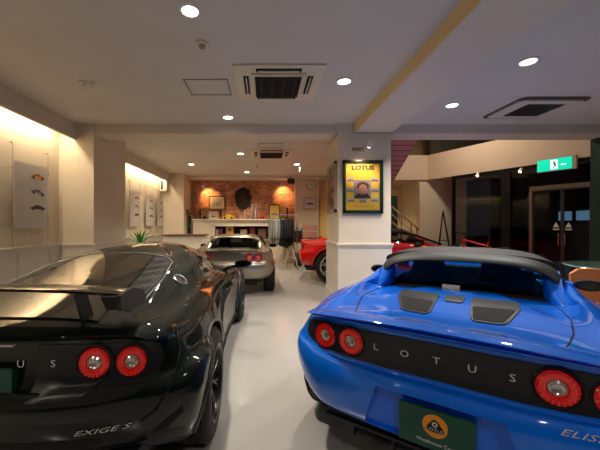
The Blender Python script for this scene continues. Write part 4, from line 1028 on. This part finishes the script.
# items on the open shelf
YS=10.5; ZS=.82+.18
b=MB(); 
for i,(a,c,top,m,lab,cat) in enumerate(((213.6,215.6,229.2,white,'left white mug on the open cabinet shelf','mug'),(216.2,218.6,229.2,white,'right white mug on the open cabinet shelf','mug'),(219.5,222.5,228.5,S('plum_box',(.16,.04,.06),.5),'plum coloured box on the open cabinet shelf','box'),(226.3,233.6,226.4,S('yellow_box',(.62,.30,.03),.5),'yellow box with a dark round mark on the open shelf','box'),(240.5,247,229.5,S('pale_box',(.50,.34,.26),.5),'pale pinkish box on the open shelf','box'),(250,255,227.5,S('maroon_box',(.18,.035,.03),.5),'maroon box on the open shelf','box'),(258,266,228.8,S('brown_box',(.16,.09,.05),.5),'brown box at the right of the open shelf','box'))):
    if cat=='mug': item('mug',a,c,top,m,lab,cat,'lathe',z0=ZS+.02-.2+.0,y=YS,parts=[(.8,0),(1,.1),(1,1),(.85,1),(.85,.2)])
    else: item('storage_box',a,c,top,m,lab,cat,'book',z0=.82,y=YS)
b=MB(); M=Matrix(((1,0,0,(229.9-CX)*YS/F),(0,0,-1,YS-.083),(0,1,0,CZ-(229.3-CY)*YS/F),(0,0,0,1))); b.lathe([(.05,0),(.05,.002),(0,.002)],16,M); 
dm=b.build('round_mark',inkd)
yb=[o for o in bpy.data.objects if o.get('label','').startswith('yellow box with')][0]; dm.parent=yb; dm.matrix_parent_inverse=Matrix.Translation(yb.location).inverted()
# framed print on brick
p0=at(209,196,10.84); p1=at(225.2,209.5,10.84)
t=empty('framed_picture',((p0.x+p1.x)/2,10.84,p1.z),label='framed drawing hanging on the brick wall left of the oval wreath',cat='picture'); w=(p1.x-p0.x)/2; h=p0.z-p1.z
b=MB(); e=.03; b.box((-w,-.02,0),(w,.02,e)); b.box((-w,-.02,h-e),(w,.02,h)); b.box((-w,-.02,0),(-w+e,.02,h)); b.box((w-e,-.02,0),(w,.02,h)); b.build('frame',S('frame_brown',(.10,.07,.04),.4),t)
b=MB(); b.box((-w+.02,-.006,.02),(w-.02,.01,h-.02)); b.build('mount',S('mount_tan',(.50,.38,.20),.6),t)
b=MB(); b.box((-.17,-.010,.09),(.14,-.006,h-.09),mi=1); car_print(b,Matrix(((1,0,0,0),(0,0,-1,-.011),(0,1,0,.18),(0,0,0,1))),.26,0,2); b.build('drawing',[inkd,inkg,inkl],t,recalc=False)
# oval wreath/emblem
p=at(243,198,10.80)
t=empty('wall_wreath',(p.x,10.80,p.z),label='large dark oval wreath emblem hanging on the brick wall',cat='wall ornament')
b=MB()
for k in range(80):
    a=2*PI*k/80; r=random.uniform(.72,1.0)
    c=Vector((.27*r*math.cos(a),random.uniform(-.03,.05),.36*r*math.sin(a))); q=Matrix.Translation(c)@Matrix.Rotation(-a,4,'Y')@Matrix.Rotation(random.uniform(-.6,.6),4,'X')
    b.add([q@Vector(v) for v in ((-.05,0,0),(0,-.02,.05),(.05,0,.0),(0,.0,-.05),(0,.02,0))],[(0,1,4),(1,2,4),(2,3,4),(3,0,4),(0,3,1),(1,3,2)])
b.build('foliage_ring',noise_mix(S('wreath_dark',rough=.8),9,(.012,.008,.008),(.05,.03,.025)),t)
b=MB(); b.lathe([(1,-.0),(.98,.03),(0,.05)],32,Matrix.Translation((0,.04,0))@Matrix.Diagonal((.22,1,.29,1))@Matrix.Rotation(PI/2,4,'X')); b.build('backing',S('wreath_back',(.03,.012,.012),.7),t,smooth=True)
b=MB()
for k in range(14):
    a=random.uniform(0,2*PI); r=random.uniform(0,.6); b.lathe([(.0,-.02),(.03,0),(0,.02)],8,Matrix.Translation((.2*r*math.cos(a),-.02,.28*r*math.sin(a)+.03)))
b.build('centre_flowers',S('dried_rose',(.16,.07,.06),.8),t)
# clock + picture on clock wall, black speaker
p=at(311,185,10.46)
t=empty('wall_clock',(p.x,10.48,p.z),label='round pale wall clock right of the brick wall',cat='clock')
MR=Matrix.Rotation(PI/2,4,'X')
b=MB(); b.lathe([(.155,0),(.175,.0),(.175,.03),(.155,.035)],32,MR,closed=True); b.build('rim',S('clock_rim',(.35,.32,.28),.4),t,smooth=True)
b=MB(); b.lathe([(.158,.01),(0,.012)],32,MR); b.build('dial',paper,t)
b=MB(); b.box((-.004,-.022,0),(.004,-.018,.10)); b.box((0,-.022,-.004),(.07,-.018,.004)); b.build('hands',inkg,t)
p0=at(303.7,197.6,10.46); p1=at(316.3,209.3,10.46)
t=empty('framed_picture',((p0.x+p1.x)/2,10.47,p1.z),label='cream framed picture of a black car under the wall clock',cat='picture'); w=(p1.x-p0.x)/2; h=p0.z-p1.z
b=MB(); e=.022; b.box((-w,-.015,0),(w,.015,e)); b.box((-w,-.015,h-e),(w,.015,h)); b.box((-w,-.015,0),(-w+e,.015,h)); b.box((w-e,-.015,0),(w,.015,h)); b.build('frame',S('frame_taupe',(.32,.28,.22),.4),t)
b=MB(); b.box((-w+.015,-.005,.015),(w-.015,.008,h-.015)); b.build('mount',paper,t)
b=MB(); car_print(b,Matrix(((1,0,0,0),(0,0,-1,-.006),(0,1,0,h*.42),(0,0,0,1))),.26,0,0); b.build('print',inkd,t,recalc=False)
p=at(291,181.5,10.3)
t=empty('wall_speaker',(p.x,10.3,p.z),label='small black speaker box at the top right of the brick wall',cat='speaker')
b=MB(); b.box((-.11,-.1,-.08),(.11,.1,.08),bev=.01); b.build('cabinet',black,t,smooth=True); b=MB(); b.lathe([(.05,0),(.04,.01),(0,.0)],16,Matrix.Translation((0,-.10,0))@MR); b.build('cone',darkm,t,smooth=True)
b=MB(); b.tube([(0,0,.08),(0,.0,.16),(0,.1,.2)],.01); b.build('bracket',black,t)
# lit doorway right of the clock wall, its yellow light painted as a panel
b=MB(); b.box((1.82,10.9,0),(1.9,11.0,2.3)); struct('trim_8',b,S('dark_frame',(.04,.03,.02),.5))
b=MB(); b.box((1.92,10.93,0),(2.5,10.99,2.2)); struct('door_3',b,yelw)
# ------------------------------------------------------------------ clothes rack
YR=9.2
xa,xb=(268.5-CX)*YR/F,(297-CX)*YR/F; zr=CZ+10*YR/F
t=empty('clothes_rack',((xa+xb)/2,YR,0),label='chrome clothes rack full of grey and dark jackets in front of the mantel',cat='clothes rack'); w=(xb-xa)/2
b=MB(); b.tube([(-w,0,zr),(w,0,zr)],.014,10); b.build('hanging_rail',chrome,t,smooth=True)
for s in (-1,1):
    b=MB(); b.tube([(s*w,0,zr+.0),(s*w,0,.08)],.014,10); b.build('upright',chrome,t,smooth=True)
    b=MB(); b.tube([(s*w,-.25,.06),(s*w,-.22,.09),(s*w,.22,.09),(s*w,.25,.06)],.016,8); b.build('foot',chrome,t,smooth=True)
    for y in (-.24,.24):
        b=MB(); b.lathe([(.03,-.012),(.03,.012)],12,Matrix.Translation((s*w,y,.03))@Matrix.Rotation(PI/2,4,'Y')); b.build('caster',black,t,smooth=True)
garm=[('leftmost light grey jacket on the rack',cloth_g,.70),('second light grey jacket on the rack',cloth_g,.74),('pale grey sweatshirt third on the rack',S('pale_cloth',(.40,.42,.42),.9),.78),('grey jacket next to the dark green one',cloth_g,.72),('dark green jacket on the rack',cloth_t,.84),('black jacket right of the dark green one',cloth_b,.86),('longest navy coat in the middle of the dark jackets',cloth_b,.90),('navy jacket second from the right end',S('navy2',(.012,.014,.022),.9),.84),('rightmost black jacket on the rack',S('black_cloth',(.006,.006,.007),.9),.80)]
for k,(lab,m,ln) in enumerate(garm):
    x=xa+.06+k*(.80*(xb-xa))/8.6; t=empty('jacket',(x,YR,zr),label=lab,cat='jacket',group='jackets hanging on the clothes rack')
    b=MB(); rows=[]; th=.040
    for i in range(9):
        u=i/8; z=-.07-ln*u; hw=.05+.19*min(1,u*5)**.6+.02*u
        if u<.02: hw=.05
        rows.append([Vector((th*(.8+.3*u)*math.cos(a)*(1+.18*math.sin(5*a+k+3*u))+.012*math.sin(7*u+k), hw*math.sin(a), z-.10*min(abs(math.sin(a)),1)*(1-u))) for a in [2*PI*j/24 for j in range(25)]])
    b.grid(rows); b.f.append(tuple(range(24))); b.m.append(0); b.build('torso',m,t,smooth=True,angle=80)
    for s in (-1,1):
        b=MB(); b.tube([(0,s*.19,-.16),(.01,s*.25,-.40),(.0,s*.24,-.68)],[.05,.045,.035],10); b.build('sleeve',m,t,smooth=True,angle=80)
    b=MB(); b.tube([(0,0,-.07),(0,0,-.0),(.0,.018,.022),(0,-.0,.034),(0,-.018,.02)],.004,6); b.build('hanger_hook',chrome,t,smooth=True)
# trestle table with bags and sign
YT=9.88; zt=.745
x0,x1=(283-CX)*YT/F,(316-CX)*YT/F
t=empty('trestle_table',((x0+x1)/2,YT,0),label='orange wooden table on white trestle legs beside the clothes rack',cat='table'); w=(x1-x0)/2
b=MB(); b.box((-w,-.35,zt-.03),(w,.35,zt),bev=.005); b.build('tabletop',wood,t)
for sx in (-w*.55,w*.7):
    for s in (-1,1):
        for yy in (-.3,.3):
            b=MB(); b.tube([(sx,yy*.8,zt-.035),(sx+s*.20,yy,.0)],.02,6); b.build('leg',white,t)
    b=MB(); b.box((sx-.13,-.28,.28),(sx+.13,-.25,.31)); b.build('crossbar',white,t)
def bag(cx,cy,z0,w,d,h,m,label,nm='tote_bag'):
    t=empty(nm,(cx,cy,z0),label=label,cat='bag'); b=MB(); rows=[]
    for i in range(6):
        u=i/5; f=1-.18*u*u
        rows.append([Vector((w*f*math.copysign(abs(math.cos(a))**.5,math.cos(a))*(1+.05*math.sin(4*a+u*6)),d*(1-.5*u)*math.copysign(abs(math.sin(a))**.5,math.sin(a)),h*u+.02*math.sin(3*a)*u)) for a in [2*PI*j/20 for j in range(21)]])
    b.grid(rows); b.f.append(tuple(range(20))); b.m.append(0); b.f.append(tuple(5*21+k for k in range(20))); b.m.append(0); b.build('body',m,t,smooth=True,angle=60)
    b=MB(); b.tube([(-w*.4,0,h),(-w*.3,0,h*1.3),(w*.3,0,h*1.3),(w*.4,0,h)],.012,6); b.build('handle',m,t,smooth=True)
bag((297.5-CX)*YT/F,YT,zt,.13,.12,.36,black,'black bag standing on the trestle table nearest the clothes rack')
bag((304-CX)*(YT+.1)/F,YT+.1,zt,.11,.10,.44,S('grey_black_bag',(.03,.033,.035),.6),'taller dark bag behind the sign board on the table')
bag((309-CX)*(YT-.2)/F,YT-.2,zt,.20,.10,.12,black,'low black bag in front of the pinkish sign')
p0=at(302.5,225,YT); p1=at(317.5,238,YT)
bag((320-CX)*(YT-.25)/F,YT-.25,zt,.13,.10,.15,S('black_folder',(.02,.02,.022),.5),'low dark bag at the right end of the trestle table above the red tail')
t=empty('counter_sign',((p0.x+p1.x)/2,YT,p1.z-.17),label='pinkish sign board with pale writing standing on the trestle table',cat='sign'); w=(p1.x-p0.x)/2; h=p0.z-p1.z
b=MB(); b.box((-w,-.01,.17),(w,.01,.17+h),bev=.004); b.build('board',S('pink_board',(.55,.30,.22),.5),t)
b=MB(); put_text(b,'Lotus Cars',.10,Matrix(((1,0,0,0),(0,0,-1,-.011),(0,1,0,.17+h*.55),(0,0,0,1))),thick=.001); b.build('lettering',wtext,t,recalc=False)
b=MB(); b.box((-w*.8,-.08,0),(w*.8,.10,.17)); b.build('stand_box',black,t)
b=MB(); p=at(297,262,9.9); b.box((.95,9.7,0),(1.25,10.0,.42),bev=.02); tag(b.build('storage_crate',black),'black crate on the floor under the trestle table','crate')

# ------------------------------------------------------------------ staircase
t=empty('staircase',(2.5,7.0,0),label='red steel staircase seen from below behind the pillar',cat='staircase')
b=MB()
pa=Vector((2.92,7.3,2.16)); pb=Vector((2.92,5.55,3.17)); xl=2.1
rows=[[Vector((xl,pa.y+.6,pa.z-.345)),Vector((2.92,pa.y+.6,pa.z-.345))],[Vector((xl,pb.y,pb.z)),Vector((2.92,pb.y,pb.z))]]
b.add([rows[0][0],rows[0][1],rows[1][1],rows[1][0]]+[v+Vector((0,0,.14)) for v in (rows[0][0],rows[0][1],rows[1][1],rows[1][0])],[(0,1,2,3),(7,6,5,4),(0,4,5,1),(1,5,6,2),(2,6,7,3),(3,7,4,0)])
for v in b.v: v-=Vector((2.5,7.0,0))
b.build('stair_underside',stairm,t)
b=MB(); b.box((-.26,-.56,0),(-.14,-.44,2.62)); b.build('support_post',S('stringer_red',(.30,.07,.08),.5),t)
b=MB(); b.tube([rows[0][1]-Vector((2.5,7,-.04)),rows[1][1]-Vector((2.5,7,-.04))],.03,6); b.build('stringer',MATS['stringer_red'],t)
b=MB()
for k in range(12):
    y=7.9-.2*k; z=1.83+.115*k+.16
    b.box((xl-2.5,y-7-.1,z),(2.9-2.5,y-7+.1,z+.03))
b.build('treads',S('tread',(.15,.05,.05),.6),t)
t=empty('stair_flight',(4.0,9.3,0),label='lower flight of steps with steel railing behind the red car',cat='staircase')
b=MB()
for k in range(8):
    b.box((-.75+.2*k,-.35,0),(-.55+.2*k,.3,1.28-.16*k))
b.build('steps',S('step_cream',(.55,.42,.25),.7),t)
def rail(x,z): return (x,-.38,z)
for dz,r in ((0,.022),(-.22,.014),(-.44,.014)):
    b=MB(); P0=at(390,205,8.92)-Vector((4.0,9.3,0)); P1=at(417,228,8.92)-Vector((4.0,9.3,0))
    b.tube([P0+Vector((-.4,0,dz+.33)),P0+Vector((0,0,dz)),P1+Vector((0,0,dz)),P1+Vector((.05,0,dz-.06 if dz==0 else dz))],r,8); b.build('handrail' if dz==0 else 'rail_bar',chrome,t,smooth=True)
for px in (391,401,411,416.8):
    f=(px-390)/27; P=at(px,205+23*f,8.92)-Vector((4.0,9.3,0)); b=MB(); b.tube([P,Vector((P.x,P.y,.0))],.02,8); b.build('rail_post',chrome,t,smooth=True)
b=MB(); p0=at(388.5,196,9.8); p1=at(397,240,9.8); b.box((p0.x,9.74,0),(p1.x,10.0,p0.z),bev=.01); o=b.build('tall_locker',greenc); tag(o,'tall dark green locker right behind the pillar','cabinet')
# small white fan sign at pillar foot
# easel
pe=at(443,211,9.0)
t=empty('display_easel',(pe.x,pe.y,0),label='black folding easel standing against the pale wall left of the glass front',cat='easel')
b=MB(); b.lathe([(.02,pe.z-.03),(.035,pe.z),(.02,pe.z+.04)],10); b.build('top_joint',chrome,t,smooth=True)
for (dx,dy,r) in ((-.22,0,.016),(.30,0,.022),(.02,.35,.016)):
    b=MB(); b.tube([(0,0,pe.z),(dx*1.0,dy,0)],r,8); b.build('leg',black,t,smooth=True)
b=MB(); b.tube([(-.12,0,pe.z*.5),(.15,0,pe.z*.5)],.012,6); b.build('crossbar',black,t)
# bicycle
bp=at(478,245,7.7)
t=empty('bicycle',(5.46,7.9,0),math.atan2(-.9,.44),label='red mountain bicycle standing by the glass front',cat='bicycle')
t.scale=(1.12,)*3
def rodp(a,c,r,n,m,name): b=MB(); b.tube([a,c],r,8); return b.build(name,m,t,smooth=True)
bred=S('bike_red',(.70,.02,.015),.3,coat=1)
for x in (-.52,.50):
    b=MB(); b.lathe([(.29,-.012),(.30,-.02),(.335,-.022),(.345,0),(.335,.022),(.30,.02),(.29,.012)],32,Matrix.Translation((x,0,.345))@MR,closed=True); wl=b.build('wheel',rubber,t,smooth=True)
    b=MB()
    for k in range(14): a=2*PI*k/14; b.tube([(x,0,.345),(x+.29*math.cos(a),0,.345+.29*math.sin(a))],.002,4)
    b.lathe([(.02,-.03),(.02,.03)],10,Matrix.Translation((x,0,.345))@MR); b.build('spokes',chrome,wl)
b=MB()
hd=Vector((-.34,0,.84)); st=Vector((.20,0,.80)); bb=Vector((.05,0,.32)); ra=Vector((.50,0,.345)); fa=Vector((-.52,0,.345)); h2=Vector((-.37,0,.70))
for a,c,r in ((hd+Vector((0,0,-.03)),st-Vector((0,0,.12)),.02),(h2,bb,.026),(bb,st,.018),(bb,ra,.011),(st-Vector((0,0,.10)),ra,.010),(hd+Vector((-.01,0,.02)),h2+Vector((-.02,0,-.03)),.022)): b.tube([a,c],r,10)
b.build('frame',bred,t,smooth=True)
b=MB(); b.tube([(-.38,.04,.69),(-.50,.05,.38)],.016,8); b.tube([(-.38,-.04,.69),(-.50,-.05,.38)],.016,8); b.build('fork',white,t,smooth=True)
b=MB(); b.tube([(-.32,0,.86),(-.31,0,.95),(-.36,.0,.97)],.014,8); b.tube([(-.33,-.30,.99),(-.37,-.1,.96),(-.37,.1,.96),(-.33,.30,.99)],.013,8); b.build('handlebar',black,t,smooth=True)
b=MB(); b.tube([tuple(st),(.225,0,.93)],.013,8); b.grid([[Vector((x,w*.01*s,.945+z)) for s,w in ((-1,a),(0,a),(1,a))] for x,a,z in ((.06,2,.0),(.14,3,.01),(.26,7,.0),(.34,8,.005))]); b.build('saddle',black,t,smooth=True)
b=MB(); b.lathe([(.09,-.004),(.09,.004)],20,Matrix.Translation((.05,-.05,.32))@MR); b.tube([(.05,-.07,.32),(.16,-.07,.20)],.01,6); b.tube([(.05,.07,.32),(-.06,.07,.44)],.01,6); b.build('crankset',darkm,t,smooth=True)

# ------------------------------------------------------------------ orange chairs and glass table
def chair(x,y,rz,label):
    t=empty('side_chair',(x,y,0),rz,label=label,cat='chair')
    org=S('orange_leather',(.62,.19,.05),.45)
    b=MB(); b.box((-.22,-.21,.42),(.22,.22,.49),bev=.025); b.build('seat',org,t,smooth=True)
    b=MB(); rows=[]
    for (yy,off) in ((0,0),(.045,1)):
        pass
    R1=[]
    for i in range(9):
        u=i/8; z=.50+.36*u; w=.20+.02*u
        row=[]
        for j in range(9):
            v=-1+2*j/8; row.append(Vector((w*v, .21+.05*u-.03*(1-v*v)*0+.03*(v*v)*-1, z-.07*(u**3)*abs(v)**5-.02*u*(1-v)*.5)))
        R1.append(row)
    b.grid(R1); R2=[[p+Vector((0,.035,0)) for p in r] for r in R1]; b.grid(R2)
    n=9
    for a in range(8):
        for (i0,j0,i1,j1) in ((0,a,0,a+1),(8,a,8,a+1),(a,0,a+1,0),(a,8,a+1,8)):
            b.f.append((i0*9+j0,i1*9+j1,81+i1*9+j1,81+i0*9+j0)); b.m.append(0)
    b.build('backrest',org,t,smooth=True,angle=50)
    for sx in (-.19,.19):
        for sy in (-.18,.22):
            b=MB(); b.tube([(sx,sy,.43 if sy<0 else .62),(sx*1.05,sy*1.1,0)],.017,8); b.build('leg',wood,t,smooth=True)
chair(3.50,3.42,math.radians(160),'orange leather chair just beyond the blue car mirror, at the glass table')
t=empty('glass_table',(4.86,4.0,0),label='round table with pale green glass top at the right edge behind the blue car',cat='table')
b=MB(); b.lathe([(.0,.74),(.74,.74),(.75,.747),(.74,.755),(0,.755)],48); b.build('glass_top',S('green_glass',(.45,.75,.62),.05,coat=1,trans=.35),t,smooth=True)
b=MB(); b.tube([(0,0,.02),(0,0,.74)],.03,12); b.lathe([(.25,0),(.25,.015),(.03,.03)],28); b.build('pedestal',chrome,t,smooth=True)

# ------------------------------------------------------------------ camera, world, lights
cam=bpy.data.cameras.new('camera'); co=bpy.data.objects.new('camera',cam); COL.objects.link(co)
co.location=(0,0,CZ); co.rotation_euler=(PI/2,0,0)
cam.sensor_width=36; cam.lens=36*F/600; cam.shift_x=(300-CX)/600; cam.clip_start=.05; cam.clip_end=200
SC.camera=co
w=bpy.data.worlds.new('world'); SC.world=w; w.use_nodes=True
w.node_tree.nodes['Background'].inputs['Color'].default_value=(.012,.014,.02,1); w.node_tree.nodes['Background'].inputs['Strength'].default_value=.3
area('lobby_fill',(4.6,7.6,4.5),(0,0,0),.6,60,(1,.82,.62))  # added fill light without a fixture, brightens the stairwell and bicycle
downlight(3.2,10.2,'small downlight under the balcony beside the stairs',z=2.70,pw=25,col=(1,.78,.42))
vs=SC.view_settings; vs.view_transform='Standard'; vs.look='None'; vs.gamma=1; vs.use_curve_mapping=False; vs.exposure=0
